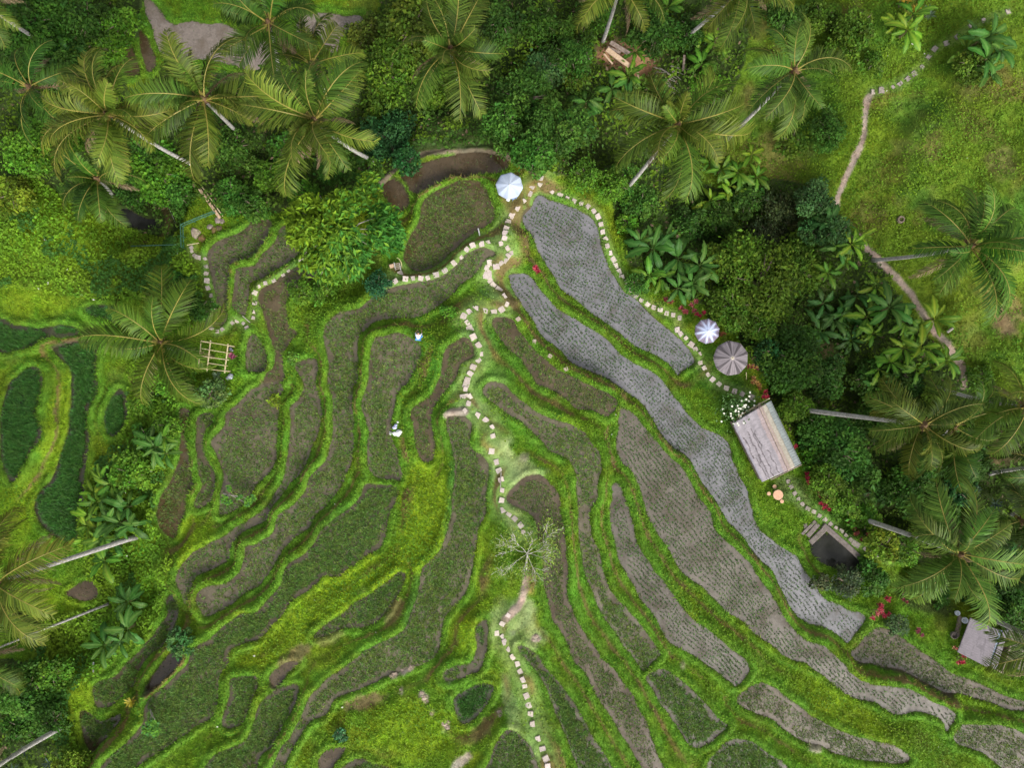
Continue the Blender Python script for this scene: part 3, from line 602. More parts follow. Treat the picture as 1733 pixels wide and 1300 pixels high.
# ------------------------------------------------------------------ grass, weeds and undergrowth (uncountable)
def sample(n):
    x = rng.uniform(-49, 49, n); y = rng.uniform(-38, 38, n)
    i = np.clip(((x-cx[0])/ST).round().astype(int), 0, len(cx)-1); j = np.clip(((y-cy[0])/ST).round().astype(int), 0, len(cy)-1)
    return x, y, j, i
x, y, j, i = sample(1250000)
out = inside[j, i] < 0
dens = np.where(jung[j, i], .10, np.where(hill[j, i], .55, np.where(lush[j, i], .45, 1.0)))*(1-.97*BARE[j, i])*(1-.55*LAWN[j, i])*(1-.55*up[j, i])*ss(-.02, .08, da[j, i])
ok = out & (rng.random(len(x)) < dens)
x, y, j, i = x[ok], y[ok], j[ok], i[ok]; n = len(x)
zz = bil(GZ, cx[0], cy[0], ST, x, y)-.02
tall = vn(x, y, 1.2, 51, 3)
ln = (.10+.26*rng.random(n)*tall*2)*(1-.6*LAWN[j, i])*(1-.2*bund[j, i])*(1+.5*(da[j, i] < .35))
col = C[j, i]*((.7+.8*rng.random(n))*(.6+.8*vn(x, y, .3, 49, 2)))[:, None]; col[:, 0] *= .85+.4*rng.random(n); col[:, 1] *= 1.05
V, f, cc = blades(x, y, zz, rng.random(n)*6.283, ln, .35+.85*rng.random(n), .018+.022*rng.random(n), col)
tag(link('grass', mesh_np('grass', V, [f], cc), M['grass']), 'short bright grass on the terrace bunds and slopes', 'grass', kind='stuff')
# broad-leaved weeds
x, y, j, i = sample(620000)
wn = vn(x, y, 2.6, 52, 3)
pt = np.zeros(len(x))
pxs, pys = PX[j, i], PY[j, i]
for P, a in [([(640,960),(700,700),(690,590),(760,520),(800,560),(740,600),(700,690),(720,800),(770,870),(760,930),(700,960),(560,1040),(470,1110),(440,1080),(560,980)], .55), ([(1090,860),(1150,970),(1250,1080),(1420,1180),(1600,1250),(1560,1290),(1400,1210),(1270,1140),(1130,1000),(1070,850)], .4), ([(1110,1120),(1250,1180),(1260,1260),(1230,1240),(1130,1150)], .4), ([(1050,690),(980,690),(960,720),(1010,790),(1045,760)], .5), ([(380,490),(560,470),(650,490),(600,520),(520,600),(490,560)], .6), ([(460,1240),(560,1180),(740,1180),(800,1250),(700,1310),(480,1310)], .35), ([(1560,1180),(1733,1220),(1733,1200),(1600,1170)],.4)]:
    pt = np.maximum(pt, a*inpoly(pxs, pys, P))
dens = np.where(lush[j, i], .62, np.where(hill[j, i], .55*ss(.36, .6, wn), np.where(jung[j, i], 0, np.maximum(pt*(.4+wn), .20*ss(.40, .62, wn)))))*(1-BARE[j, i])*(1-LAWN[j, i])*ss(.1, .3, da[j, i])
ok = (inside[j, i] < 0) & (rng.random(len(x)) < dens)
x, y, j, i = x[ok], y[ok], j[ok], i[ok]; n = len(x)
lf = lush[j, i]
mound = np.where(lf, .95*vn(x, y, 1.7, 53, 2)**1.5*1.2, np.where(hill[j, i], .6*vn(x, y, 1.5, 54, 2)**2, .22*vn(x, y, 1.2, 54, 2)))
zz = bil(GZ, cx[0], cy[0], ST, x, y)+.04+mound*(.5+.5*rng.random(n))
ln = np.where(lf, .17+.22*rng.random(n), .10+.15*rng.random(n))
hue = vn(x, y, 2.4, 55, 3)[:, None]; fine = rng.random(n)[:, None]
col = np.array((.15, .23, .009))*hue+np.array((.065, .18, .012))*(1-hue); col = col*(.6+.75*fine)
cl = vn(x, y, 4.5, 56, 3); col[:, 0] *= .75+.5*cl; col = np.where(lf[:, None], col*1.18, col); col = np.where((lf & (vn(x, y, 3, 57, 3) > .62))[:, None], np.array((.045, .125, .016))*(.7+.7*fine), col)
fl = rng.random(n) < .0012; col[fl] = (.6, .6, .5)
V, f, cc = leaves(np.stack([x, y, zz], 1), rng.random(n)*6.283, rng.normal(0, .35, n), ln, ln*(.22+.15*rng.random(n)), col, rng.normal(0, .35, n))
tag(link('weeds', mesh_np('weeds', V, [f], cc), M['weed']), 'bright broad leaved weeds and creepers over the slopes', 'weeds', kind='stuff')
# undergrowth of the wooded gullies
x, y, j, i = sample(330000)
ok = (inside[j, i] < 0) & jung[j, i] & (rng.random(len(x)) < .72*(1-.9*BARE[j, i])*ss(.1, .5, da[j, i]))
x, y, j, i = x[ok], y[ok], j[ok], i[ok]; n = len(x)
mo = vn(x, y, 2.2, 58, 3); mound = 1.9*ss(.35, .75, mo)
zz = bil(GZ, cx[0], cy[0], ST, x, y)+.05+mound*(.45+.55*rng.random(n))
ln = .16+.34*rng.random(n)**1.6
hue = vn(x, y, 3.2, 59, 3)[:, None]; fine = rng.random(n)[:, None]
col = (np.array((.080, .132, .009))*hue+np.array((.030, .094, .011))*(1-hue))*(.55+.85*fine)
col = np.where(vn(x, y, 2.8, 61, 3)[:, None] > .60, np.array((.10, .18, .010))*(.6+.7*fine), col)
dead = rng.random(n) < .03; col[dead] = np.array((.14, .1, .06))
V, f, cc = leaves(np.stack([x, y, zz], 1), rng.random(n)*6.283, rng.normal(0, .4, n), ln, ln*(.16+.2*rng.random(n)), col, rng.normal(0, .45, n))
tag(link('undergrowth', mesh_np('undergrowth', V, [f], cc), M['weed']), 'dense dark undergrowth filling the wooded gullies', 'undergrowth', kind='stuff')
# ------------------------------------------------------------------ landmarks that labels point to (photo points)
LAND = {'white parasol':(862,312),'faded white striped parasol':(1199,560),'grey thatched parasol':(1240,606),'long thatched hut':(1295,748),'small grey roofed house':(1650,1090),'bamboo pergola':(363,603),'green railing':(316,385),'rectangular pond':(1415,930),'bare pale branched tree':(893,945),'round yellow-green tree':(585,390),'pile of cut planks':(1035,105),'bend of the hillside path':(1466,170),'crouching person in blue':(712,571),'round wooden table':(1317,838),'dark stream pool':(240,370),'long dark green rice field':(110,740),'brown muddy pool':(350,70),'hillside dirt path':(1600,590),'wooden rack':(671,450),'red shrub on the ridge':(908,457)}
ORD = ['nearest','second nearest','third nearest','fourth nearest','fifth nearest','sixth nearest','seventh nearest','eighth nearest','ninth nearest','tenth nearest','eleventh nearest','twelfth nearest']
REG = {}          # noun -> list of (object, photo x, photo y, adjective)
def reg(o, noun, px, py, adj=''): REG.setdefault(noun, []).append((o, px, py, adj))
def name_all():
    for noun, L in REG.items():
        for o, px, py, adj in L:
            best = None
            for ln, (lx, ly) in LAND.items():
                if ln.split()[-1] == noun.split()[-1] and (lx-px)**2+(ly-py)**2 < 900: continue
                d0 = (px-lx)**2+(py-ly)**2
                rank = sum(1 for q in L if (q[1]-lx)**2+(q[2]-ly)**2 < d0)
                sc = rank*60+math.sqrt(d0)
                if best is None or sc < best[0]: best = (sc, rank, ln)
            _, rank, ln = best
            o['label'] = f"{adj} {noun}, {ORD[min(rank, 11)]} to the {ln}".strip()

# ------------------------------------------------------------------ coconut palms
def frond_mesh(L, a0, drop, seed, dead=False, nl=60):
    r = np.random.default_rng(seed)
    K = 15; t = np.linspace(0, 1, K); ang = a0-(a0+drop)*t**(1.2+r.random()*.9)
    dx = np.cos(ang)*L/(K-1); dz = np.sin(ang)*L/(K-1)
    X = np.concatenate([[0], np.cumsum(dx[:-1])]); Z = np.concatenate([[0], np.cumsum(dz[:-1])])
    Y = .34*L*(r.random()-.5)*t**2
    rib = MB(); rib.tube([(X[k], Y[k], Z[k]) for k in range(K)], [.055*(1-.88*t[k])*(1.25 if k < 2 else 1) for k in range(K)], 5)
    V = []; Fq = []; Ft = []; Cc = []; gap = .02+.07*r.random(); as_ = r.normal(0, .3)
    for s in (-1, 1):
        for q in range(nl):
            u = .13+.87*(q+r.random()*.5)/nl
            if r.random() < (.25 if dead else gap+.12*(u > .8)): continue
            k = min(int(u*(K-1)), K-2); fr = u*(K-1)-k
            b = np.array((X[k]*(1-fr)+X[k+1]*fr, Y[k]*(1-fr)+Y[k+1]*fr, Z[k]*(1-fr)+Z[k+1]*fr))
            an = ang[k]*(1-fr)+ang[k+1]*fr
            tdir = np.array((math.cos(an), 0, math.sin(an))); up = np.array((-math.sin(an), 0, math.cos(an)))
            prof = min(1, .45+2.6*(u-.13))*(1-.72*max(0, (u-.55)/.45)**1.6)
            ln = (1.34 if not dead else .8)*prof*(.72+.42*r.random())*L/4.8
            fw = .38+.75*u+r.normal(0, .07); hang = (.28 if not dead else 1.1)+s*as_+r.normal(0, .16)-.15*u
            d1 = tdir*fw+np.array((0, s*1.0, 0))+up*.12; d1[2] -= hang*.5; d1 /= np.linalg.norm(d1)
            d2 = d1.copy(); d2[2] -= .55+hang*.6; d2 /= np.linalg.norm(d2)
            w = .041*(1.1 if not dead else .6)
            sd = tdir*w
            m = b+d1*ln*.55; e = m+d2*ln*.45
            o = len(V); V += [b-sd*.7, b+sd*.7, m+sd, m-sd, e]; Fq.append((o, o+1, o+2, o+3)); Ft.append((o+3, o+2, o+4))
            g = .55+.95*r.random()
            if dead: c = np.array((.19, .14, .085))*g
            else:
                yel = r.random()*.5+.35*u
                c = (np.array((.030, .078, .008))*(1-yel)+np.array((.088, .128, .016))*yel)*g
            Cc += [c, c, c, c, c*np.array((1.5, 1.3, 1.5))]  # leaflet tips lightened: sheen painted into the colour
    me = mesh_np('frond', np.array(V), [np.array(Fq), np.array(Ft)], np.array(Cc))
    me.materials.append(M['palm'])
    mr = bpy.data.meshes.new('midrib'); mr.from_pydata(rib.v, [], rib.f); mr.update(); mr.materials.append(M['midrib'] if not dead else M['fibre'])
    return me, mr
FR = []
for ty, (a0, dr, L) in enumerate([(80, -25, 3.2), (62, 25, 4.6), (44, 55, 5.0), (26, 70, 5.2), (5, 80, 4.9)]):
    FR.append([frond_mesh(L, R(a0), R(dr), 100+ty*5+q) for q in range(5)])
_c = MB(); _c.lathe((0, 0, 0), [(.03, -.14), (.10, -.09), (.13, 0), (.10, .1), (.02, .14)], 9); NUT = bpy.data.meshes.new('coconut'); NUT.from_pydata(_c.v, [], _c.f); NUT.update(); NUT.materials.append(simple('coconut_husk', (.14, .15, .02), (.26, .22, .04), 4, .5, 0))
FDEAD = [frond_mesh(4.3, R(-25), R(84), 201, True), frond_mesh(4.0, R(-40), R(88), 202, True)]
def palm(px, py, h, bpx=None, bpy_=None, scale=1.0, n=20, tint=(1, 1, 1), seed=0, adj='tall leaning', dead=2, tr=.17, upright=0.0):
    rd = random.Random(seed*31+5)
    if bpx is None:
        x, y, z = PW(px, py, h); cxy = (x, y); bx, by = x+rd.uniform(-.5, .5), y+rd.uniform(-.5, .5)
    else:
        bx, by, bz = PW(bpx, bpy_); cxy = None
    bz = gz(bx, by)
    top = Vector((*W(px, py, bz+h), bz+h)); basep = Vector((bx, by, bz-.2))
    root = empty('coconut_palm', (bx, by, bz), None, 'palm', 'coconut palms'); root.location = (bx, by, bz)
    reg(root, 'coconut palm', px, py, adj)
    pts = []
    for k in range(13):
        t = k/12; p = basep.lerp(top, t); b = math.sin(math.pi*t)*.05*(top-basep).length
        hx = Vector((top.x-basep.x, top.y-basep.y, 0)); hx = hx.normalized() if hx.length > .01 else Vector((1, 0, 0))
        pts.append(p+Vector((0, 0, b*.6))+hx*b*(.4))
    t = MB(); t.tube(pts, [tr*(1.55 if k == 0 else 1.15-.4*k/12) for k in range(13)], 9)
    t.build('trunk', M['palmtrunk'], root, smooth=True)
    f = MB(); f.lathe(top, [(tr*.8, -.5), (tr*1.5, -.2), (tr*1.7, .05), (tr*1.0, .35), (.04, .6)], 8)
    for k in range(9):
        a = k*2.4; f.tube([top+Vector((math.cos(a)*.15, math.sin(a)*.15, -.1)), top+Vector((math.cos(a)*.5, math.sin(a)*.5, -.05-.2*rd.random())), top+Vector((math.cos(a)*.7, math.sin(a)*.7, -.4))], [.05, .04, .015], 4)
    f.build('leaf_sheath', M['fibre'], root)
    ln = top-root.location; a = rd.random()*6.28
    for k in range(rd.randint(3, 6) if h > 6 else 0):
        an = rd.random()*6.28; c_ = link('coconut', NUT, None, root, ln+Vector((math.cos(an)*.42, math.sin(an)*.42, -.12-.2*rd.random()))); c_.rotation_euler = (rd.uniform(-.6, .6), rd.uniform(-.6, .6), an)
    n = int(n*rd.uniform(.68, .9)); upright += rd.uniform(-.14, .14); pv, py_ = rd.uniform(.82, 1.22), rd.uniform(.85, 1.3); dead += 2
    for k in range(n+dead):
        a += 2.39996+rd.uniform(-.38, .38)
        if k >= n:
            fm = FDEAD[k % 2]; col = (1, 1, 1)
        else:
            q = (k+.5)/n; q = min(1, max(0, q-upright))
            ty = 0 if q < .10 else 1 if q < .30 else 2 if q < .55 else 3 if q < .82 else 4
            fm = FR[ty][rd.randrange(5)]; v = pv*rd.uniform(.7, 1.25); y_ = py_*rd.uniform(.82, 1.25)
            col = (tint[0]*v*y_, tint[1]*v, tint[2]*v)
        o = link('frond', fm[0], None, root, ln+Vector((math.cos(a), math.sin(a), 0))*.12+Vector((0, 0, rd.uniform(-.15, .2))))
        o.rotation_euler = (rd.uniform(-.75, .75), rd.uniform(-.16, .16), a); sc = scale*rd.uniform(.70, 1.08); o.scale = (sc, sc, sc); o.color = (*col, 1)
        m = link('midrib', fm[1], None, o)
    return root
PALMS = [  # crown x, y, height, trunk foot x, y, scale, fronds, tint, adjective, dead, upright
(183,193,14,333,282,1.12,24,(1,1,.95),'big full crowned',3,0),
(345,168,14,400,222,1.1,24,(.95,1,.95),'tall curved trunk',4,0),
(165,303,8,190,330,.95,20,(.8,.92,.8),'lower shaded',3,0),
(50,147,8,95,180,.95,16,(.62,.72,.7),'dark shaded',2,0),  # the shade on this palm is put into its tint
(532,203,15,633,272,1.12,24,(1.02,1.02,1),'broad crowned leaning',4,0),
(455,38,11,470,120,1.0,20,(.8,.88,.85),'dull green',3,0),
(528,108,9,560,190,.95,16,(.85,.92,.85),'half hidden',3,0),
(763,84,15,775,135,1.12,22,(1.05,1.05,1.1),'pale wide spreading',3,0),
(1147,211,14,1056,325,1.12,24,(1.05,1.08,1),'great leaning',2,.04),
(1344,119,14,1230,236,.98,19,(1.05,1.1,1.25),'grey-green leaning',3,0),
(1050,-25,12,1020,70,1.1,18,(1,1,.9),'part seen',2,0),
(1255,-20,10,1150,70,1.0,16,(.9,.95,.9),'part seen drooping',3,0),
(1643,416,13,1477,440,1.2,22,(.95,1.05,1.05),'open crowned hillside',2,0),
(1562,719,13,1346,692,1.0,20,(.85,.92,.85),'pale curved trunk',2,0),
(1612,722,11,1600,735,1.05,18,(1,1,.85),'yellowish leaning',1,.05),
(1738,690,13,1586,655,1.0,18,(.85,.95,.9),'edge standing',2,0),
(1623,937,14,1456,877,1.08,22,(.9,1,1.05),'low leaning pale trunk',2,.05),
(1668,952,10,1660,940,1.0,16,(.62,.8,.85),'dark drooping',1,0),
(1730,880,9,1715,870,.95,16,(.5,.72,.7),'dark bluish',1,0),
(1790,1100,13,1672,1045,1.0,16,(.9,1,.9),'part hidden pale trunk',2,0),
(272,580,3.6,296,600,1.3,17,(1.15,1.1,.8),'short young',3,.12),
(-8,988,13,231,909,1.15,20,(1.2,1.1,1.1),'long leaning trunk',3,0),
(-40,1112,11,188,1021,1.0,16,(1,.95,.9),'thin leaning trunk',3,0),
(-75,1350,13,110,1229,1.0,14,(.9,1,.9),'pale trunk corner',2,0),
(-45,-5,11,71,71,1.0,14,(.75,.85,.85),'dim grey trunk',2,0),
(1770,790,11,1678,802,1.0,14,(.8,.9,.85),'dark trunk edge',1,0),
]
for k, (px, py, h, bx, by, sc, n, ti, ad, de, up_) in enumerate(PALMS):
    palm(px, py, h, bx, by, sc, n, ti, k+1, ad, de, (.19 if 'pale' in ad or 'long' in ad else .15) if 'thin' not in ad else .09, up_)

# ------------------------------------------------------------------ broad-leaved trees and shrubs
def crown_mesh(name, r, n, ll, seed, flat=.7, wd=.3, nb=None, base=(1, 1, 1), var=.35, ragged=.3, tip=None):
    """leaves spread through a cloud of overlapping clumps; colour is a multiplier of the object's own"""
    g = np.random.default_rng(seed)
    nb = nb or int(14+r*7)
    bp = g.normal(0, 1, (nb, 3)); bp /= np.linalg.norm(bp, axis=1)[:, None]
    bp *= (r*(.35+.5*g.random(nb)**.6))[:, None]; bp[:, 2] = abs(bp[:, 2])*flat*1.1-.22*r
    br = r*(.18+.22*g.random(nb)); bc = .55+.9*g.random(nb); by = .85+.4*g.random(nb)
    w = br**2; b = g.choice(nb, n, p=w/w.sum())
    d = g.normal(0, 1, (n, 3)); d[:, 2] = d[:, 2]*.9+.35; d /= np.linalg.norm(d, axis=1)[:, None]
    rad = br[b]*(1-.45*g.random(n)**2+ragged*np.where(g.random(n) < .12, g.random(n), 0))
    c = bp[b]+d*rad[:, None]*np.array((1, 1, .85))
    az = np.arctan2(d[:, 1], d[:, 0])+g.normal(0, .9, n)
    L = ll*(.5+.6*g.random(n)+.9*g.random(n)**5)
    v = bc[b]*(1-var+2*var*g.random(n)); col = np.stack([v*by[b]*(.85+.3*g.random(n)), v, v*(.8+.4*g.random(n))], 1)*np.array(base)
    if tip is not None:
        k = g.random(n) < tip[0]; col[k] = np.array(tip[1])*(.7+.6*g.random(k.sum()))[:, None]
    V, f, cc = leaves(c, az, g.normal(-.1, .45, n), L, L*wd, col, g.normal(0, .45, n))
    me = mesh_np(name, V, [f], cc); me.materials.append(M['leaf']); return me
def trunk_mesh(name, r, hc, seed, mat):
    rd = random.Random(seed); t = MB()
    t.tube([(0, 0, -hc-.3), (.05*r, .03*r, -hc*.5), (0, 0, -.1*r)], [.075*r+.03, .06*r+.02, .045*r+.015], 7)
    for k in range(7):
        a = k*2.4+rd.random(); e = Vector((math.cos(a)*r*.62, math.sin(a)*r*.62, r*rd.uniform(.05, .4)))
        m = e*.5+Vector((0, 0, .08*r)); t.tube([(0, 0, -.25*r), m, e], [.035*r+.012, .022*r+.008, .006], 5, False)
    me = bpy.data.meshes.new(name); me.from_pydata(t.v, [], t.f); me.update(); me.materials.append(mat); return me
SIZES = [(.75, 420, .20), (1.3, 1100, .23), (2.0, 2400, .26), (3.0, 4600, .29), (4.0, 7200, .31)]
CR = []; TRK = []
for q, (r, n, ll) in enumerate(SIZES):
    CR.append([crown_mesh('crown', r, n, ll, 300+q*7+v, .7 if v != 1 else .55, (.30, .36, .24)[v], None, (1, 1, 1), .35, .3+.3*v) for v in range(3)])
    TRK.append(trunk_mesh('trunk', r, r*.9, q, M['bark']))
def tree(px, py, rpx, col, noun='bush', adj='', var=None, lift=.75, seed=0, cname=None):
    rd = random.Random(seed+int(px)*7+int(py)); 
    x, y, z = PW(px, py, 1.0)
    r = rpx*(H-z-1)/F; r_ = min(range(5), key=lambda q: abs(math.log(SIZES[q][0]/r))); sc = r/SIZES[r_][0]
    hc = r*lift; x, y, z = PW(px, py, hc)
    root = empty(cname or {'bush': 'bush', 'leafy shrub': 'leafy_shrub', 'broad tree': 'broad_tree', 'leafy tree': 'leafy_tree', 'sapling': 'sapling'}[noun], (x, y, z), None, noun.split()[-1], {'bush': 'bushes', 'leafy shrub': 'leafy shrubs', 'leafy tree': 'leafy trees', 'sapling': 'saplings'}.get(noun))
    v = var if var is not None else rd.randrange(3)
    o = link('crown', CR[r_][v], None, root, (0, 0, hc)); o.scale = (sc*rd.uniform(.94, 1.08), sc*rd.uniform(.94, 1.08), sc*rd.uniform(.85, 1.05)); o.rotation_euler = (0, 0, rd.random()*6.28)
    o.color = (*[c*rd.uniform(.92, 1.08) for c in col], 1)
    t = link('trunk', TRK[r_], None, root, (0, 0, hc)); t.scale = (sc, sc, max(sc*.6, hc/(SIZES[r_][0]*.9))); t.rotation_euler = (0, 0, rd.random()*6.28)
    reg(root, noun, px, py, adj)
    return root
OL=(.062,.122,.009); MG=(.046,.128,.014); DG=(.036,.096,.009); BG=(.020,.076,.018); YG=(.115,.185,.012); LG=(.075,.178,.012); JG=(.034,.094,.011)
for px, py, r, c, noun, ad in [
(700,45,62,OL,'leafy tree','big olive green'),(655,120,58,OL,'leafy tree','big olive green'),(735,150,40,OL,'leafy tree','olive green'),(620,60,36,(.07,.11,.012),'leafy tree','small olive green'),(640,185,28,OL,'bush','olive green'),
(885,170,62,MG,'leafy tree','tall mid green'),(945,225,58,MG,'leafy tree','full mid green'),(850,215,42,MG,'leafy tree','mid green'),(925,120,40,(.05,.11,.03),'leafy tree','paler green'),(905,265,40,MG,'bush','mid green'),
(657,235,48,BG,'leafy tree','blue-green'),(690,275,26,BG,'bush','blue-green'),(620,290,30,MG,'bush','mid green'),
(1285,480,80,OL,'leafy tree','big yellow-flecked'),(1345,455,48,OL,'leafy tree','olive green'),(1230,440,45,OL,'leafy tree','olive green'),(1240,520,42,OL,'bush','olive green'),(1290,545,35,OL,'bush','olive green'),
(1345,612,55,DG,'leafy tree','dark green'),(1300,600,28,BG,'bush','dark'),(1395,640,40,JG,'bush','green'),
(1415,760,52,MG,'leafy tree','rounded green'),(1385,720,36,MG,'bush','bright green'),(1455,800,40,MG,'leafy shrub','green'),(1400,820,34,LG,'leafy shrub','bright green'),(1430,850,34,LG,'leafy shrub','bright green'),(1345,690,34,LG,'bush','bright green'),(1375,780,26,LG,'leafy shrub','bright green'),(1465,880,28,LG,'bush','light green'),(1330,650,26,MG,'bush','green'),
(1495,925,32,YG,'leafy shrub','yellow-green'),(1530,930,28,LG,'leafy shrub','light green'),(1465,960,20,MG,'bush','small green'),(1430,985,28,(.05,.07,.03),'bush','dull dark'),(1390,985,18,(.055,.08,.03),'bush','dull'),(1480,985,26,MG,'bush','green'),
(1530,830,45,DG,'leafy tree','dark green'),(1590,880,42,DG,'leafy tree','dark green'),(1620,830,30,BG,'bush','dark blue-green'),(1700,1000,50,DG,'leafy tree','dark green'),(1690,940,45,BG,'leafy tree','very dark'),(1570,790,36,JG,'bush','dark green'),(1640,790,34,JG,'bush','dark green'),
(1465,640,36,JG,'bush','dark green'),(1540,645,30,JG,'bush','green'),(1590,690,36,OL,'bush','olive green'),(1660,640,24,OL,'bush','olive green'),(1490,700,45,DG,'leafy tree','shaded'),
(1210,370,40,DG,'leafy tree','dark green'),(1260,340,36,JG,'bush','green'),(1325,355,38,(.05,.065,.02),'bush','brownish green'),(1375,335,36,(.05,.11,.028),'leafy shrub','greyish green'),(1410,390,30,(.045,.11,.024),'leafy shrub','blue-grey'),(1375,390,28,(.04,.105,.024),'leafy shrub','blue-grey'),(1300,400,34,(.03,.05,.015),'bush','dark'),(1160,380,34,JG,'bush','green'),
(1042,312,36,LG,'bush','light green'),(990,295,28,LG,'bush','light green'),(1060,300,34,MG,'bush','green'),(1085,345,34,MG,'bush','green'),(1062,375,20,LG,'bush','bright'),(1080,480,22,MG,'bush','small green'),
(60,40,55,DG,'leafy tree','dark green'),(150,35,46,JG,'leafy tree','green'),(205,40,38,LG,'leafy shrub','bright green'),(30,110,40,DG,'bush','dark green'),(110,120,40,JG,'bush','green'),(185,85,30,LG,'bush','bright'),
(60,255,52,LG,'leafy tree','bright green'),(110,230,36,LG,'bush','bright green'),(25,330,40,YG,'bush','yellow-green'),(270,295,48,LG,'leafy shrub','bright green'),(250,260,36,MG,'bush','green'),(305,330,36,MG,'bush','green'),(230,330,30,JG,'bush','dark green'),(395,330,36,MG,'bush','green'),(455,300,34,LG,'bush','bright green'),(430,350,28,MG,'bush','green'),(510,330,30,LG,'leafy shrub','bright yellow'),(400,250,40,DG,'leafy tree','dark'),(570,280,36,MG,'bush','green'),(480,250,30,DG,'bush','dark'),
(965,95,42,MG,'leafy tree','pale green'),(915,40,42,DG,'leafy tree','dark brown flecked'),(850,40,40,JG,'leafy tree','green'),(1000,35,40,DG,'bush','dark green'),(1110,60,45,JG,'leafy tree','green'),(1170,50,34,JG,'bush','green'),(1200,140,32,LG,'bush','bright'),(1110,150,26,MG,'bush','green'),(975,130,26,OL,'bush','olive'),(1100,20,34,DG,'bush','dark'),
(1478,108,24,OL,'bush','olive green'),(1425,95,36,OL,'leafy shrub','olive green'),(1450,45,40,OL,'leafy shrub','olive green'),(1390,30,36,OL,'bush','olive'),(1330,30,40,JG,'leafy tree','green'),(1400,220,36,MG,'leafy shrub','white flecked'),(1340,240,30,OL,'bush','olive'),(1640,110,36,OL,'bush','olive'),
(290,633,38,LG,'leafy tree','bright round'),(355,668,28,(.08,.15,.035),'leafy shrub','pale feathery'),(225,800,40,LG,'leafy tree','bright green'),(250,740,28,MG,'bush','green'),(285,720,24,LG,'bush','bright'),(240,680,26,LG,'bush','bright'),(305,1085,28,(.045,.12,.03),'leafy shrub','grey-green'),
(50,1170,52,MG,'leafy tree','full green'),(90,1140,36,LG,'bush','bright green'),(40,1230,36,DG,'bush','dark'),(90,1220,30,DG,'bush','dark'),(120,1300,34,YG,'bush','yellow-green'),
(545,495,22,LG,'bush','low bright'),(510,492,24,LG,'leafy shrub','bright green'),(640,480,24,(.02,.09,.03),'bush','bluish'),(575,1245,14,(.04,.13,.05),'bush','small blue-green'),(495,605,13,(.09,.2,.02),'sapling','bright'),(466,678,13,(.13,.21,.014),'sapling','yellow-green'),(760,528,16,(.07,.18,.014),'sapling','bright'),(340,520,26,MG,'bush','green'),(312,485,24,(.045,.14,.02),'leafy shrub','green'),(275,475,28,(.055,.16,.018),'leafy shrub','green'),
(1560,985,26,OL,'bush','olive green'),(1590,1010,22,MG,'bush','green'),(1520,1060,20,(.06,.12,.04),'leafy shrub','thin branched'),(1660,1010,30,JG,'bush','dark green'),(1715,1050,30,MG,'bush','green'),
]:
    tree(px, py, r, c, noun, ad)
def special_tree():
    """the round tree with big drooping leaves, yellow on one side"""
    px, py = 585, 392; hc = 3.4; x, y, z = PW(px, py, hc)
    root = empty('round_tree', (x, y, z), 'round yellow-green tree with large leaves beside the wooden rack', 'tree')
    g = np.random.default_rng(77); n = 9500; r = 4.9
    nb = 46; bp = g.normal(0, 1, (nb, 3)); bp /= np.linalg.norm(bp, axis=1)[:, None]; bp *= (r*(.3+.6*g.random(nb)**.6))[:, None]; bp[:, 2] = abs(bp[:, 2])*.6-.5
    b = g.integers(0, nb, n); d = g.normal(0, 1, (n, 3)); d[:, 2] += .4; d /= np.linalg.norm(d, axis=1)[:, None]
    c = bp[b]+d*(.45+.75*g.random(n))[:, None]*np.array((1, 1, .8))
    az = np.arctan2(c[:, 1], c[:, 0])+g.normal(0, .8, n); L = .40+.32*g.random(n)
    yel = ss(-.7, .6, -(c[:, 0]*.8-c[:, 1]*.35)/r+g.normal(0, .35, n))
    col = (np.array((.04, .155, .018))*(1-yel[:, None])+np.array((.135, .225, .010))*yel[:, None])*(.6+.75*g.random(n))[:, None]
    V, f, cc = leaves(c, az, g.normal(-.3, .4, n), L, L*.17, col, g.normal(0, .4, n))
    me = mesh_np('crown', V, [f], cc); link('crown', me, M['leaf'], root, (0, 0, hc))
    t = MB(); o = Vector((x, y, z+hc)); t.tube([Vector((x, y, z-.2)), o+Vector((.1, 0, -1.4)), o+Vector((0, .1, .6))], [.24, .17, .1], 8)
    for k in range(16):
        a = k*2.4; q = .55+.42*((k*7) % 5)/4
        e = o+Vector((math.cos(a)*r*q*.85, math.sin(a)*r*q*.85, 1.3*(1-q)+.5)); t.tube([o+Vector((0, 0, -.8)), o.lerp(e, .5)+Vector((0, 0, .5)), e], [.07, .045, .012], 5, False)
    t.build('trunk', M['palebark'], root)
special_tree()
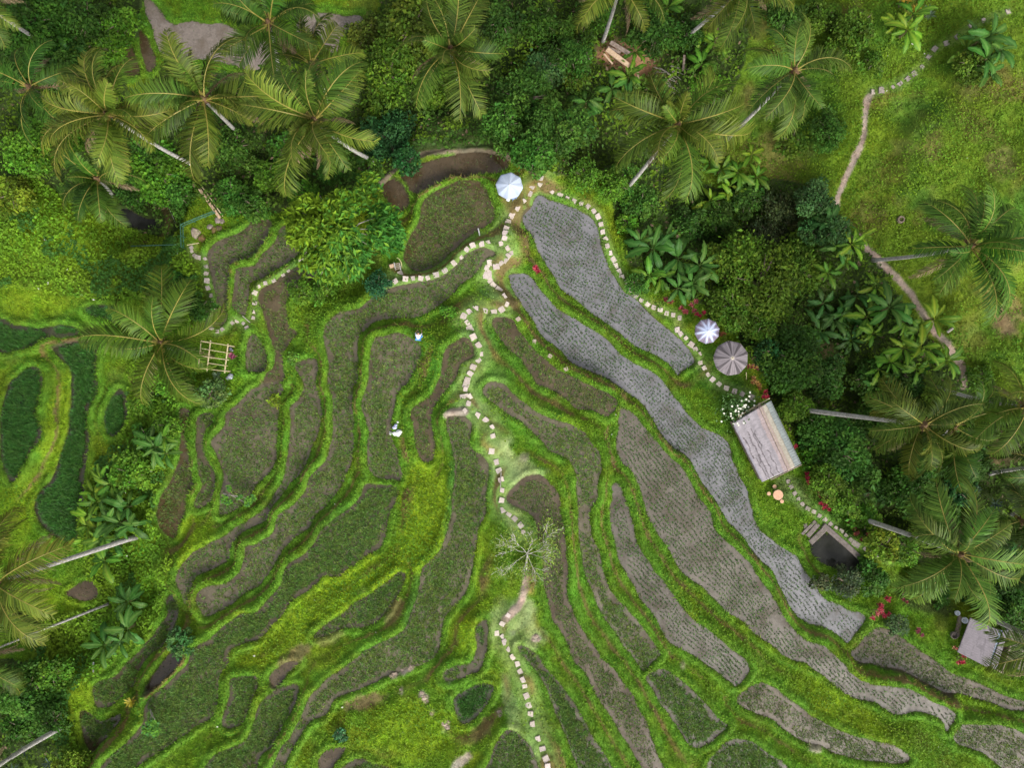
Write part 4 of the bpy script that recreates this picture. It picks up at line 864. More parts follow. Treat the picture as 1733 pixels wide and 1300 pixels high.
def bare_tree():
    px, py = 893, 945; hc = 2.6; x, y, z = PW(px, py, hc); bx, by, bz = PW(889, 968)
    root = empty('bare_tree', (bx, by, bz), 'bare tree with thin pale branches and sparse yellow leaves on the ridge', 'tree')
    rd = random.Random(3); t = MB(); top = Vector((x, y, z+1.5))
    t.tube([Vector((bx, by, bz-.2)), Vector((bx, by, bz)).lerp(top, .6), top], [.14, .085, .04], 8)
    ends = []
    def br(p, d, L, r, lv):
        q = p+d*L*.5+Vector((rd.uniform(-.1, .1), rd.uniform(-.1, .1), .06))*L; e = p+d*L+Vector((rd.uniform(-.15, .15), rd.uniform(-.15, .15), .05))*L
        t.tube([p, q, e], [max(r, .017), max(r*.75, .015), max(r*.45, .011)], 5, False); ends.append(e); ends.append(q)
        if lv:
            for k in range(4):
                dd = (d+Vector((rd.uniform(-.8, .8), rd.uniform(-.8, .8), rd.uniform(-.15, .35)))).normalized(); br(q.lerp(e, rd.random()), dd, L*rd.uniform(.45, .7), r*.5, lv-1)
    for k in range(9):
        a = k*2.4+.4; br(top-Vector((0, 0, rd.uniform(0, .9))), Vector((math.cos(a), math.sin(a), rd.uniform(.05, .5))).normalized(), rd.uniform(1.0, 2.0), .026, 2)
    t.build('trunk', simple('bleached_bark', (.33, .3, .26), (.5, .47, .42), 6, .85, .2), root)
    g = np.random.default_rng(5); E = np.array(ends); n = 2600
    ce = E[g.integers(0, len(E), n)]+g.normal(0, .34, (n, 3)); ce[:, 2] -= .15
    dirv = (ce[:, 0]-x)*.35-(ce[:, 1]-y)*.25+g.normal(0, .5, n) ; keep = (g.random(n) < .8); ce = ce[keep]; n = len(ce)
    col = np.where((g.random(n) < .6)[:, None], np.array((.20, .28, .04)), np.array((.12, .21, .045)))*(.6+.7*g.random(n))[:, None]
    V, f, cc = leaves(ce-np.array(root.location), g.random(n)*6.28, g.normal(0, .4, n), .10+.14*g.random(n), .025+.03*g.random(n), col)
    link('crown', mesh_np('crown', V, [f], cc), M['weed'], root)
bare_tree()
def pole_sapling(px, py, ex, ey, h, tufts, lab):
    x, y, z = PW(px, py); e = Vector((*W(ex, ey, z+h), z+h))
    root = empty('young_tree', (x, y, z), lab, 'tree'); t = MB(); b = Vector((x, y, z-.1))
    t.tube([b, b.lerp(e, .5)+Vector((0, 0, .2)), e], [.07, .055, .03], 6)
    g = np.random.default_rng(int(px)); cs = []
    for tx, ty, r in tufts:
        c = Vector((*W(tx, ty, z+h*.8), z+h*.8)); t.tube([b.lerp(e, .45), c], [.035, .015], 5)
        n = int(80*r*r*4); d = g.normal(0, 1, (n, 3)); d /= np.linalg.norm(d, axis=1)[:, None]; cs.append(np.array(c)+d*r*(.3+.7*g.random(n))[:, None]*np.array((1, 1, .5)))
    t.build('trunk', M['palebark'], root); c = np.concatenate(cs); n = len(c)
    col = np.where((g.random(n) < .6)[:, None], (.09, .22, .02), (.05, .15, .03))*(.7+.6*g.random(n))[:, None]
    V, f, cc = leaves(c-np.array(root.location), g.random(n)*6.28, g.normal(0, .3, n), .22+.16*g.random(n), .05+.04*g.random(n), col)
    link('crown', mesh_np('crown', V, [f], cc), M['weed'], root)
pole_sapling(376,835,402,840,1.6,[(388,827,.32),(380,845,.38),(387,850,.3),(405,841,.3),(424,845,.5),(420,853,.35)],'young pale stemmed tree with a few leaf tufts over the grey paddy')
pole_sapling(253,1199,262,1218,2.2,[(256,1228,.55),(262,1238,.5),(248,1236,.5),(262,1224,.4)],'small leafy tree on a pale bent stem near the yellow fan palm')

# ------------------------------------------------------------------ banana plants
def banana_leaf(L, w, a0, drop, seed):
    g = np.random.default_rng(seed); K = 15; t = np.linspace(0, 1, K); ang = a0-(a0+drop)*t**1.2
    X = np.concatenate([[0], np.cumsum(np.cos(ang[:-1])*L/(K-1))]); Z = np.concatenate([[0], np.cumsum(np.sin(ang[:-1])*L/(K-1))])
    pw = np.where(t < .16, .06, np.sin(np.pi*np.clip((t-.12)/.9, 0, 1))**.55)*w+.012
    V = []; Cc = []; base = np.array((1., 1., 1.))
    for k in range(K):
        fold = .38*pw[k]
        for yv, zz, c in ((-pw[k], fold*.3+g.normal(0, .02), .82), (-pw[k]*.5, fold*.5, 1.0), (-.025, 0, 1.0), (.025, 0, 1.0), (pw[k]*.5, fold*.5, 1.05), (pw[k], fold*.3+g.normal(0, .02), .86)):
            V.append((X[k]+g.normal(0, .02), yv*(1+(g.normal(0, .06) if abs(yv) < pw[k]*.9 else g.normal(-.04, .13))), Z[k]+zz-.25*abs(yv)**2*2)); 
            Cc.append(base*c*(.85+.3*g.random()) if abs(yv) > .03 else np.array((1.9, 1.4, 2.0)))
    i = np.arange(K-1)[:, None]*6+np.arange(5)[None]; i = i.ravel()
    Fq = np.stack([i, i+1, i+7, i+6], 1)
    me = mesh_np('leaf', np.array(V), [Fq], np.array(Cc)); me.materials.append(M['banana']); return me
BL = [banana_leaf(1.9, .22, R(70), R(10), 1), banana_leaf(2.1, .26, R(48), R(30), 2), banana_leaf(2.2, .27, R(32), R(48), 3), banana_leaf(2.0, .25, R(14), R(66), 4), banana_leaf(1.7, .21, R(38), R(20), 5)]
bst = MB(); bst.tube([(0, 0, -1.3), (.03, 0, -.6), (0, 0, .12)], [.15, .12, .07], 8)
BSTEM = bpy.data.meshes.new('stem'); BSTEM.from_pydata(bst.v, [], bst.f); BSTEM.update(); BSTEM.materials.append(M['stem'])
BCOL = [(.036, .112, .013), (.029, .092, .014), (.055, .15, .010), (.082, .18, .009)]
def banana(px, py, s=1.0, hue=0, adj='green'):
    rd = random.Random(int(px)*13+int(py)); h = 1.2*s
    x, y, z = PW(px, py, h)
    root = empty('banana_plant', (x, y, z), None, 'banana plant', 'banana plants in the gullies'); reg(root, 'banana plant', px, py, adj)
    st = link('stem', BSTEM, None, root, (0, 0, h)); st.scale = (s, s, 1.0*max(.8, s))
    n = rd.randint(6, 9); a = rd.random()*6.28
    for k in range(n):
        a += 2.4+rd.uniform(-.3, .3); b = BL[0] if k == 0 else BL[4] if k == 1 else BL[1+(k % 3)]
        o = link('leaf', b, None, root, (0, 0, h+.05*k*s*.5)); q = s*rd.uniform(.75, 1.12); o.scale = (q, q*rd.uniform(.85, 1.15), q)
        o.rotation_euler = (rd.uniform(-.35, .35), rd.uniform(-.1, .15), a); c = BCOL[hue]; v = rd.uniform(.75, 1.3); o.color = (c[0]*v*rd.uniform(.8, 1.3), c[1]*v, c[2]*v, 1)
HU = ['deep green', 'dark green', 'mid green', 'bright green']
for px, py, s, hu in [(1104,420,1.2,0),(1147,437,1.25,0),(1183,450,1.2,0),(1116,470,.8,2),(1147,488,.9,0),(1099,467,.8,2),(1170,480,.9,0),(1083,408,.8,0),(1125,408,.9,0),
(1398,378,.9,1),(1440,414,.9,3),(1455,400,.7,3),(1400,462,.8,2),(1392,513,1,1),(1428,531,1,0),(1466,536,1,2),(1387,561,1.1,1),(1504,521,1.1,0),(1529,589,1,3),(1557,589,1,3),(1506,612,.9,2),(1580,541,1,3),(1486,625,.9,2),(1481,485,.8,3),(1450,500,.8,1),(1475,565,.8,2),(1410,540,.9,1),(1440,575,.8,1),(1530,545,.9,2),(1430,440,.7,2),(1415,420,.8,0),(1555,560,.8,2),(1600,610,.9,2),(1550,625,.8,2),(1520,640,.8,0),
(992,173,1,0),(1022,188,1,0),(1035,150,.9,0),(1063,130,.9,2),(1129,13,.8,2),(1180,61,.8,3),(1210,69,.8,3),(1187,109,.9,2),(985,215,.8,1),(1248,292,.9,2),(1235,315,.8,3),(1271,262,.8,3),(1220,287,.8,2),(1200,275,.7,2),(1200,340,.9,3),(1241,335,.9,3),(1280,300,.8,2),(1065,165,.8,1),(1075,88,.7,2),
(1534,51,1.1,3),(1545,25,.9,2),(1515,45,.8,3),(1655,70,1.1,0),(1675,60,1.1,0),(1668,100,1.1,0),(1633,84,.9,2),(1690,85,.9,0),(1672,122,.8,0),
(117,89,1,1),(128,75,.9,1),(140,55,.8,1),(95,105,.8,1),
(1476,658,1,0),(1496,668,.9,2),(1478,833,.8,0),(1504,838,.8,0),(1460,650,.8,0),
(264,757,.9,0),(279,741,.8,2),(255,745,.8,0),(282,768,.7,0),(173,812,.8,2),(190,820,.8,2),(218,858,.9,0),(185,879,1,0),(205,885,1,0),(152,873,.8,3),(223,889,1,0),(147,914,.9,3),(175,911,.9,2),(178,949,1,2),(160,835,.7,3),(200,850,.8,0),(170,895,.8,3),(195,915,.8,0),(150,890,.7,3),(165,850,.8,2),
(218,1018,1,0),(218,1064,1.1,0),(178,1092,1,0),(205,1085,.8,0),(20,1173,.8,2),(25,1215,.7,2)]:
    banana(px, py, s, hu, ('large ' if s >= 1.1 else 'small ' if s <= .8 else '')+HU[hu])

# ------------------------------------------------------------------ fan palms, coloured shrubs
def star_shrub(px, py, r, col, name, label, cat, h=.5, n=60, wd=.11, group=None, tips=None, regnoun=None, adj=''):
    x, y, z = PW(px, py, h); g = np.random.default_rng(int(px)*3+int(py))
    root = empty(name, (x, y, z), label, cat, group)
    if regnoun: reg(root, regnoun, px, py, adj)
    heads = max(1, int(n/18)); cs = []; az = []; tl = []; L = []
    hp = g.normal(0, r*.38, (heads, 2)); hz = h*(.75+.5*g.random(heads))
    for k in range(heads):
        m = n//heads
        a = np.arange(m)*2.4+g.random(); t = g.uniform(.1, 1.1, m); l = r*(.55+.4*g.random(m))*(1 if heads == 1 else .75)
        cs.append(np.stack([hp[k, 0]+np.cos(a)*np.cos(t)*l*.5, hp[k, 1]+np.sin(a)*np.cos(t)*l*.5, hz[k]+np.sin(t)*l*.5], 1)); az.append(a); tl.append(t-.2); L.append(l)
    c = np.concatenate(cs); az = np.concatenate(az); tl = np.concatenate(tl); L = np.concatenate(L); k = len(c)
    cc = np.array(col)*(.6+.8*g.random(k))[:, None]
    if tips is not None: q = g.random(k) < .3; cc[q] = np.array(tips)*(.7+.6*g.random(q.sum()))[:, None]
    V, f, c4 = leaves(c, az, tl, L, L*wd, cc)
    o = link('foliage', mesh_np('foliage', V, [f], c4), M['petal'], root)
    t = MB()
    for q in range(heads): t.tube([(x, y, z-.1), (x+hp[q, 0], y+hp[q, 1], z+hz[q])], [.03, .018], 5)
    t.build('stem', M['bark'], root)
RED1=(.27,.010,.03); RED2=(.14,.018,.022); ORG=(.2,.07,.02)
for px, py, r, c, tp, ad in [(908,457,.55,RED1,(.5,.1,.12),'vivid crimson'),(1134,512,.55,RED2,(.3,.12,.05),'dull red'),(1158,520,.5,RED2,(.28,.05,.05),'dark red'),(1172,521,.5,RED2,(.2,.05,.05),'dark red'),(1182,533,.45,RED1,None,'crimson'),(1224,566,.4,ORG,None,'rusty'),(1272,622,.5,RED2,(.4,.25,.05),'orange flecked'),(1279,640,.5,ORG,(.4,.28,.06),'orange and yellow'),(1287,656,.45,ORG,(.35,.25,.05),'orange'),(1298,669,.5,RED1,None,'crimson'),(1346,758,.35,RED1,None,'small crimson'),(1367,803,.4,RED1,None,'crimson'),(1368,815,.4,RED1,None,'crimson'),(1387,836,.5,RED2,None,'dark red'),(1399,840,.4,RED2,None,'dark red'),(1389,849,.4,RED1,None,'crimson'),(1392,856,.4,RED1,None,'crimson'),(1401,862,.4,RED1,None,'crimson'),(1435,884,.4,RED2,ORG,'rusty red'),(1449,900,.45,RED2,ORG,'rusty red'),(1461,910,.4,RED2,None,'dark red'),(1468,908,.4,RED1,None,'bright crimson'),(1487,927,.4,ORG,RED2,'rusty'),(1523,944,.5,RED1,None,'bright crimson'),(1502,1014,.4,RED1,None,'crimson'),(1488,1026,.5,RED1,None,'bright crimson'),(1481,1036,.5,RED1,(.4,.1,.1),'bright crimson'),(1498,1042,.5,RED1,None,'bright crimson'),(1556,1069,.45,(.16,.02,.04),None,'deep red'),(1625,1116,.55,RED1,None,'big crimson'),(1618,1098,.35,RED1,(.5,.4,.2),'thin crimson'),(1565,984,.35,RED2,None,'dull red'),(1549,996,.35,RED2,None,'dull red'),(1460,974,.5,ORG,RED2,'rusty brown'),(336,520,.4,RED1,None,'single crimson'),(391,602,.5,(.22,.05,.09),None,'dull maroon'),(1532,1012,.4,RED2,None,'faded red')]:
    star_shrub(px, py, r, c, 'red_shrub', None, 'shrub', .55, 54, .13, 'red leaved shrubs', tp, 'red leaved shrub', ad)
for px, py, r, ad in [(1669,843,1.3,'grey-green'),(46,1262,1.5,'dark'),(80,1300,1.2,'dark'),(30,1320,1.4,'dark'),(1500+75,20,.9,'grey'),(375,648,.8,'pale'),(1265,35,1.3,'dark'),(1700,905,1.4,'bluish dark'),(1690,860,1.2,'dark')]:
    star_shrub(px, py, r, (.05,.085,.045) if 'dark' not in ad else (.022,.05,.028), 'fan_palm', None, 'fan palm', 1.0, 44, .06, 'low fan palms', None, 'low fan palm', ad)
star_shrub(225, 1186, .75, (.34,.29,.02), 'yellow_palm', 'bright yellow fan palm at the edge of the lower terraces', 'fan palm', .5, 34, .09)
star_shrub(1530, 3, 1.0, (.36,.25,.02), 'golden_shrub', 'golden orange leaved shrub at the upper edge, near the large bananas', 'shrub', 1.0, 60, .1, None, (.3,.14,.02))
star_shrub(1558, 2, .9, (.36,.25,.02), 'golden_shrub', 'golden orange leaved shrub at the upper edge, farther from the bananas', 'shrub', 1.0, 50, .1, None, (.3,.14,.02))
def white_flowers():
    x, y, z = PW(1252, 694, 1.6); root = empty('flowering_shrub', (x, y, z), 'flowering shrub with white blossoms beside the long thatched hut', 'shrub')
    g = np.random.default_rng(9); n = 420; c = g.normal(0, 1, (n, 3))*np.array((.75, .6, .35))+np.array((0, 0, 1.5)); a = g.random(n)*6.28
    col = np.array((.05, .12, .02))*(.6+.8*g.random(n))[:, None]; ln = .18+.12*g.random(n)
    V, f, c4 = leaves(c, a, g.normal(0, .4, n), ln, .045+.03*g.random(n), col); link('foliage', mesh_np('foliage', V, [f], c4), M['petal'], root)
    for q in range(40):
        p = g.normal(0, 1, 3)*np.array((.85, .65, .25))+np.array((.05, .0, 1.95)); k = 6; az = np.arange(k)*6.283/k+g.random()
        cc = p+np.stack([np.cos(az)*.05, np.sin(az)*.05, np.zeros(k)], 1)
        V, f, c4 = leaves(cc, az, np.full(k, .15), np.full(k, .10), np.full(k, .035), np.tile((.72, .71, .6), (k, 1))); link('flower', mesh_np('flower', V, [f], c4), M['petal'], root)
    t = MB()
    for q in range(6): t.tube([(x, y, z-.1), (x+math.cos(q)*.5, y+math.sin(q)*.5, z+1.5)], [.03, .012], 5)
    t.build('stem', M['bark'], root)
white_flowers()
# ------------------------------------------------------------------ stepping stones
def ordn(n): return f"{n}{'th' if 10 <= n % 100 <= 20 else {1: 'st', 2: 'nd', 3: 'rd'}.get(n % 10, 'th')}"
def slab_mesh(seed):
    rd = random.Random(seed); a = []
    for sx, sy in ((-1, -1), (0, -1.04), (1, -1), (1.03, 0), (1, 1), (0, 1.02), (-1, 1), (-1.03, 0)):
        a.append((sx*.5+rd.uniform(-.06, .06), sy*.5+rd.uniform(-.06, .06)))
    vs = []
    for k, z in ((1, -.14), (1, .035), (.93, .06)): vs += [(x*k, y*k, z+rd.uniform(-.004, .004)) for x, y in a]
    fs = [tuple(range(16, 24))]
    for l in (0, 8): fs += [(l+i, l+(i+1) % 8, l+8+(i+1) % 8, l+8+i) for i in range(8)]
    me = bpy.data.meshes.new('stepping_stone'); me.from_pydata(vs, [], fs); me.update(); me.materials.append(M['slab']); return me
SLB = [slab_mesh(k) for k in range(5)]
START = ['from the white parasol on the outer garden path', 'from the white parasol down the winding ridge path', 'from the bare tree down the lower ridge path', 'from the ridge on the path to the wooden rack', 'from the round yellow-green tree on its bund path', 'from the green railing on the paddy path', 'from the thatched hut on the pond path', 'from the upper edge on the grassy hillside path']
rd = random.Random(4)
for (nm, pts, s), st in zip(STONES, START):
    for k, (px, py) in enumerate(pts):
        x, y, z = PW(px, py); qx, qy = pts[min(k+1, len(pts)-1)]; wx, wy = pts[max(k-1, 0)]
        o = link('stepping_stone', SLB[rd.randrange(5)], None, None, (x, y, z+.005+rd.uniform(-.01, .015)))
        d = math.atan2(-(qy-wy), qx-wx); big = 1.35 if (px, py) in ((825, 464), (822, 711), (1448, 921)) else 1
        o.rotation_euler = (rd.uniform(-.03, .03), rd.uniform(-.03, .03), d+rd.uniform(-.28, .28))
        sc = s*.80*rd.uniform(.84, 1.14)*big; o.scale = (sc*rd.uniform(.85, 1.15)*(1.5 if (px, py) == (1448, 921) else 1), sc*rd.uniform(.85, 1.12), 1)
        dim = .68 if 'hillside' in nm or 'pond' in nm else .85 if 'railing' in nm else 1; v = rd.uniform(.82, 1.2)*dim; o.color = (v, v*rd.uniform(.96, 1.0), v*rd.uniform(.93, 1.0), 1)
        tag(o, f"{'worn pinkish' if dim < .7 else 'square pale'} stone, {ordn(k+1)} {st}", 'stepping stone', 'stepping stones of the '+nm)
for k, (px, py) in enumerate([(877, 540), (904, 578), (931, 603), (958, 625)]):
    x, y, z = PW(px, py); o = link('stepping_stone', SLB[k], None, None, (x, y, z+.01)); o.scale = (.36, .33, 1); o.rotation_euler = (0, 0, .6+k); o.color = (.75, .7, .62, 1)
    tag(o, f"small lone stone on the bund between two paddies, {ordn(k+1)} from the ridge path", 'stepping stone', 'lone stones on the long bund')
# ------------------------------------------------------------------ rocks
def rock(px, py, r, col, lab, seed, flat=.55, grp='rocks'):
    x, y, z = PW(px, py); b = MB(); g = random.Random(seed)
    b.rock((x, y, z+r*.1), (r*g.uniform(.8, 1.25), r*g.uniform(.8, 1.2), r*flat), seed)
    o = b.build('rock', M['rock'], None, (x, y, z)); o.color = (*col, 1); tag(o, lab, 'rock', grp)
PK = (1.15, 1.02, .93)
for k, (px, py, r, c, lab) in enumerate([(331, 394, .45, (1, .93, .8), 'big pale boulder inside the green railing'), (342, 404, .38, (.6, .42, .2), 'brown mossy boulder beside the big pale boulder'), (355, 384, .28, (.8, .75, .75), 'grey stone in the middle of the railed rock pile'), (362, 390, .28, (.55, .45, .2), 'mossy brown stone in the railed rock pile'), (369, 373, .3, (.8, .72, .74), 'grey stone under the end of the bamboo footbridge'), (376, 375, .24, (.75, .68, .72), 'small grey stone at the footbridge foot'), (371, 386, .26, (.4, .34, .2), 'dark brown stone nearest the paddy bund'), (243, 378, .3, (.3, .3, .3), 'dark wet rock in the stream pool')]):
    rock(px, py, r, c, lab, 40+k)
for k, (px, py, r) in enumerate([(684, 1128, .22), (690, 1124, .26), (694, 1130, .2), (681, 1135, .18), (668, 1143, .3), (662, 1146, .2), (714, 1174, .2), (718, 1181, .24), (722, 1188, .18), (752, 1226, .24), (757, 1232, .27), (759, 1222, .16), (678, 1168, .14), (731, 1209, .17), (845, 1206, .22), (846, 1213, .15), (907, 1078, .22), (911, 1084, .16), (902, 1084, .14)]):
    where = 'scree patch below the middle terraces' if px < 800 else 'lawn by the lower ridge path'
    x, y, z = PW(px, py); b = MB(); b.rock((x, y, z), (r, r*.8, r*.35), 70+k); o = b.build('rock', M['rock'], None, (x, y, z)); o.color = (*PK, 1)
    tag(o, None, 'rock', 'pale rocks in the '+where); reg(o, 'pale rock', px, py, 'low broken')
# ------------------------------------------------------------------ parasols
def parasol(px, py, r, h, n, colf, label, rz, sag=.93, drop=.42, polemat='whitepipe'):
    x, y, z = PW(px, py, h); root = empty('parasol', (x, y, z), label, 'parasol', 'garden parasols')
    A, B = n*24, 14; V = []; Cc = []
    for b in range(B+1):
        t = b/B
        for a in range(A):
            u = a/A*n; f = abs((u % 1)-.5)*2   # 1 on a rib, 0 between ribs
            rr = r*t*(sag+(1-sag)*f**1.5); th = a/A*2*math.pi+rz
            zz = h-drop*(t**1.25)-.05*t*(1-f)+(.0 if t < 1 else -.06)
            V.append((rr*math.cos(th), rr*math.sin(th), zz)); Cc.append(colf(t, f, th, u))
    i = (np.arange(B)[:, None]*A+np.arange(A)[None]).ravel(); j = (np.arange(B)[:, None]*A+(np.arange(A)[None]+1) % A).ravel()
    me = mesh_np('canopy', np.array(V), [np.stack([i, j, j+A, i+A], 1)], np.array(Cc)); o = link('canopy', me, M['cloth'], root)
    p = MB(); X = Vector((x, y, z)); p.tube([X, X+Vector((0, 0, h+.02))], .025, 8); p.build('pole', M[polemat], root)
    p = MB(); p.lathe(X+Vector((0, 0, h-.02)), [(.06, 0), (.05, .04), (.015, .09)], 8); p.build('finial', M[polemat], root)
    p = MB(); p.lathe(X+Vector((0, 0, .0)), [(.26, -.02), (.26, .06), (.06, .1)], 14); p.build('foot', M['coping'], root)
    for k in range(n):
        th = (k+0)/n*2*math.pi+rz; c, s_ = math.cos(th), math.sin(th); p = MB()
        p.tube([X+Vector((0, 0, h-.04)), X+Vector((c*r*.5, s_*r*.5, h-drop*.42-.03)), X+Vector((c*r*.99, s_*r*.99, h-drop-.03))], .012, 5); p.build('rib', M[polemat], root)
def clothmat():
    m, nt, p = newmat('parasol_cloth'); at = N(nt, 'ShaderNodeAttribute', attribute_name='Col'); nt.links.new(at.outputs['Color'], p.inputs['Base Color']); p.inputs['Roughness'].default_value = .75; p.inputs['Specular IOR Level'].default_value = .2
    n = noise(nt, 9, 3); bump(nt, p, n.outputs['Fac'], .15, .02); return m
M['cloth'] = clothmat()
def v1(a, b, s, k): return float(vn(np.array([a]), np.array([b]), s, k, 3)[0])
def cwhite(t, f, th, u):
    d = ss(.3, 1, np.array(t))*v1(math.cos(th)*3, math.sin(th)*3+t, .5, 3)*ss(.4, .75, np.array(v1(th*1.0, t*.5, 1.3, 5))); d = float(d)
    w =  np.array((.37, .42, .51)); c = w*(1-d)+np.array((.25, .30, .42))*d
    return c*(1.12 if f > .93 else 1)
def cstripe(t, f, th, u):
    k = v1(th*9, t*.7, .5, 8); core = 1-float(ss(.25, .75, np.array(t*1.0+(k-.5)*.5-.25*(f > .55))))
    return np.array((.42, .48, .66))*core+(1-core)*(np.array((.17, .14, .185))*(.3+1.3*k)) if f < .84 else np.array((.5, .53, .66))*(.6+.4*core)
def cgrey(t, f, th, u):
    k = v1(th*10, t*.8, .45, 12); k2 = v1(th*5, t*3, .8, 13); c = np.array((.20, .175, .185))*(.35+1.15*k)
    if f > .8-.2*k2 and t > .15: c = c*.34*(1+.6*k2)
    if t < .1: c = np.array((.4, .36, .3))
    return c
parasol(862, 312, 1.13, 2.3, 8, cwhite, 'white parasol with pale blue streaks beside the highest flooded paddy', 1.45)
parasol(1199, 560, 1.06, 2.2, 10, cstripe, 'faded parasol, white at its centre with dark streaked rim', .2, .95)
parasol(1240, 606, 1.48, 2.3, 9, cgrey, 'large grey brown parasol with dark folds beside the red shrubs', .32, .95, .5, 'bamboo')
def chair(px, py, rz, label, mat, seat=.40):
    x, y, z = PW(px, py); root = empty('garden_chair', (x, y, z), label, 'chair'); c, s_ = math.cos(rz), math.sin(rz)
    P = lambda u, v, w: (x+u*c-v*s_, y+u*s_+v*c, z+w)
    b = MB(); b.box(P(0, 0, .45), (seat, seat, .035), rz); b.build('seat', mat, root)
    b = MB(); b.box(P(0, seat*.5, .7), (seat, .03, .42), rz); b.build('backrest', mat, root)
    for u in (-1, 1):
        for v in (-1, 1): b = MB(); b.box(P(u*seat*.44, v*seat*.44, .22), (.035, .035, .44), rz); b.build('leg', mat, root)
M['whiteplastic'] = simple('white_plastic', (.62, .66, .7), (.72, .75, .78), 3, .5, 0); M['blueplastic'] = simple('blue_plastic', (.16, .22, .36), (.2, .27, .42), 3, .5, 0)
chair(869, 335, .5, 'blue and white chair peeping from under the white parasol', M['blueplastic'], .42)
def stool(px, py, r, h, label, mat, name='stool', cat='stool', grp=None, legs=3):
    x, y, z = PW(px, py, h); root = empty(name, (x, y, z), label, cat, grp)
    b = MB(); b.lathe((x, y, z+h), [(r*.96, -.05), (r, -.04), (r, -.008), (r*.97, 0)], 24); b.build('seat' if cat == 'stool' else 'table_top', mat, root)
    for k in range(legs):
        a = k*6.283/legs+.4; b = MB(); b.tube([(x+math.cos(a)*r*.75, y+math.sin(a)*r*.75, z-.02), (x+math.cos(a)*r*.6, y+math.sin(a)*r*.6, z+h-.04)], [.028, .03], 7); b.build('leg', M['oldwood'], root)
stool(860, 337, .17, .46, 'round white stool half under the white parasol', M['whiteplastic'], legs=4)
stool(1317, 838, .43, .72, 'round salmon wood table on the lawn below the thatched hut', M['wood'], 'garden_table', 'table', None, 4)
stool(1311, 824, .17, .45, 'round wooden stool between the table and the thatched hut', M['wood'], grp='wooden stools round the table')
stool(1301.5, 836, .165, .45, 'round wooden stool on the side of the table towards the paddy', M['wood'], grp='wooden stools round the table')
stool(1323.5, 849, .165, .45, 'round wooden stool touching the table on the pond side', M['wood'], grp='wooden stools round the table')
# ------------------------------------------------------------------ thatched hut
def attrmat(name, rough=.85):
    m, nt, p = newmat(name); at = N(nt, 'ShaderNodeAttribute', attribute_name='Col'); n = noise(nt, 14, 4); r = ramp(nt, n.outputs['Fac'], [(.3, (.78, .78, .78)), (.7, (1.12, 1.12, 1.12))])
    nt.links.new(mul(nt, at.outputs['Color'], r.outputs[0]), p.inputs['Base Color']); p.inputs['Roughness'].default_value = rough; bump(nt, p, n.outputs['Fac'], .4, .02); return m
M['thatch'] = attrmat('thatch'); M['sheet'] = attrmat('metal_sheet', .7)
def patch_mesh(name, c4, nu, nv, colf, hf, th, mat, parent):
    """bilinear patch: c4 = corners (u0v0, u1v0, u1v1, u0v1); hf lifts it, th gives it thickness"""
    o = Vector(parent.location); c = [Vector(p)-o for p in c4]; V = []; C_ = []
    nrm = (c[1]-c[0]).cross(c[3]-c[0]).normalized(); nrm = nrm if nrm.z > 0 else -nrm
    for lay in (0, 1):
        for a in range(nu+1):
            for b in range(nv+1):
                u, v = a/nu, b/nv; p = c[0]*(1-u)*(1-v)+c[1]*u*(1-v)+c[2]*u*v+c[3]*(1-u)*v
                du, dv, dz = hf(u, v); p = p+(c[1]-c[0])*du+(c[3]-c[0])*dv+nrm*(dz-(th if lay else 0)); V.append(p); C_.append(colf(u, v))
    W_ = nv+1; n = (nu+1)*W_; F_ = []
    for a in range(nu):
        for b in range(nv):
            i = a*W_+b; F_ += [(i, i+W_, i+W_+1, i+1), (n+i+1, n+i+W_+1, n+i+W_, n+i)]
    for a in range(nu): F_ += [(a*W_, n+a*W_, n+(a+1)*W_, (a+1)*W_), ((a+1)*W_+nv, n+(a+1)*W_+nv, n+a*W_+nv, a*W_+nv)]
    for b in range(nv): F_ += [(b+1, n+b+1, n+b, b), (nu*W_+b, n+nu*W_+b, n+nu*W_+b+1, nu*W_+b+1)]
    return link(name, mesh_np(name, np.array(V), [np.array(F_)], np.array(C_)), M[mat], parent)
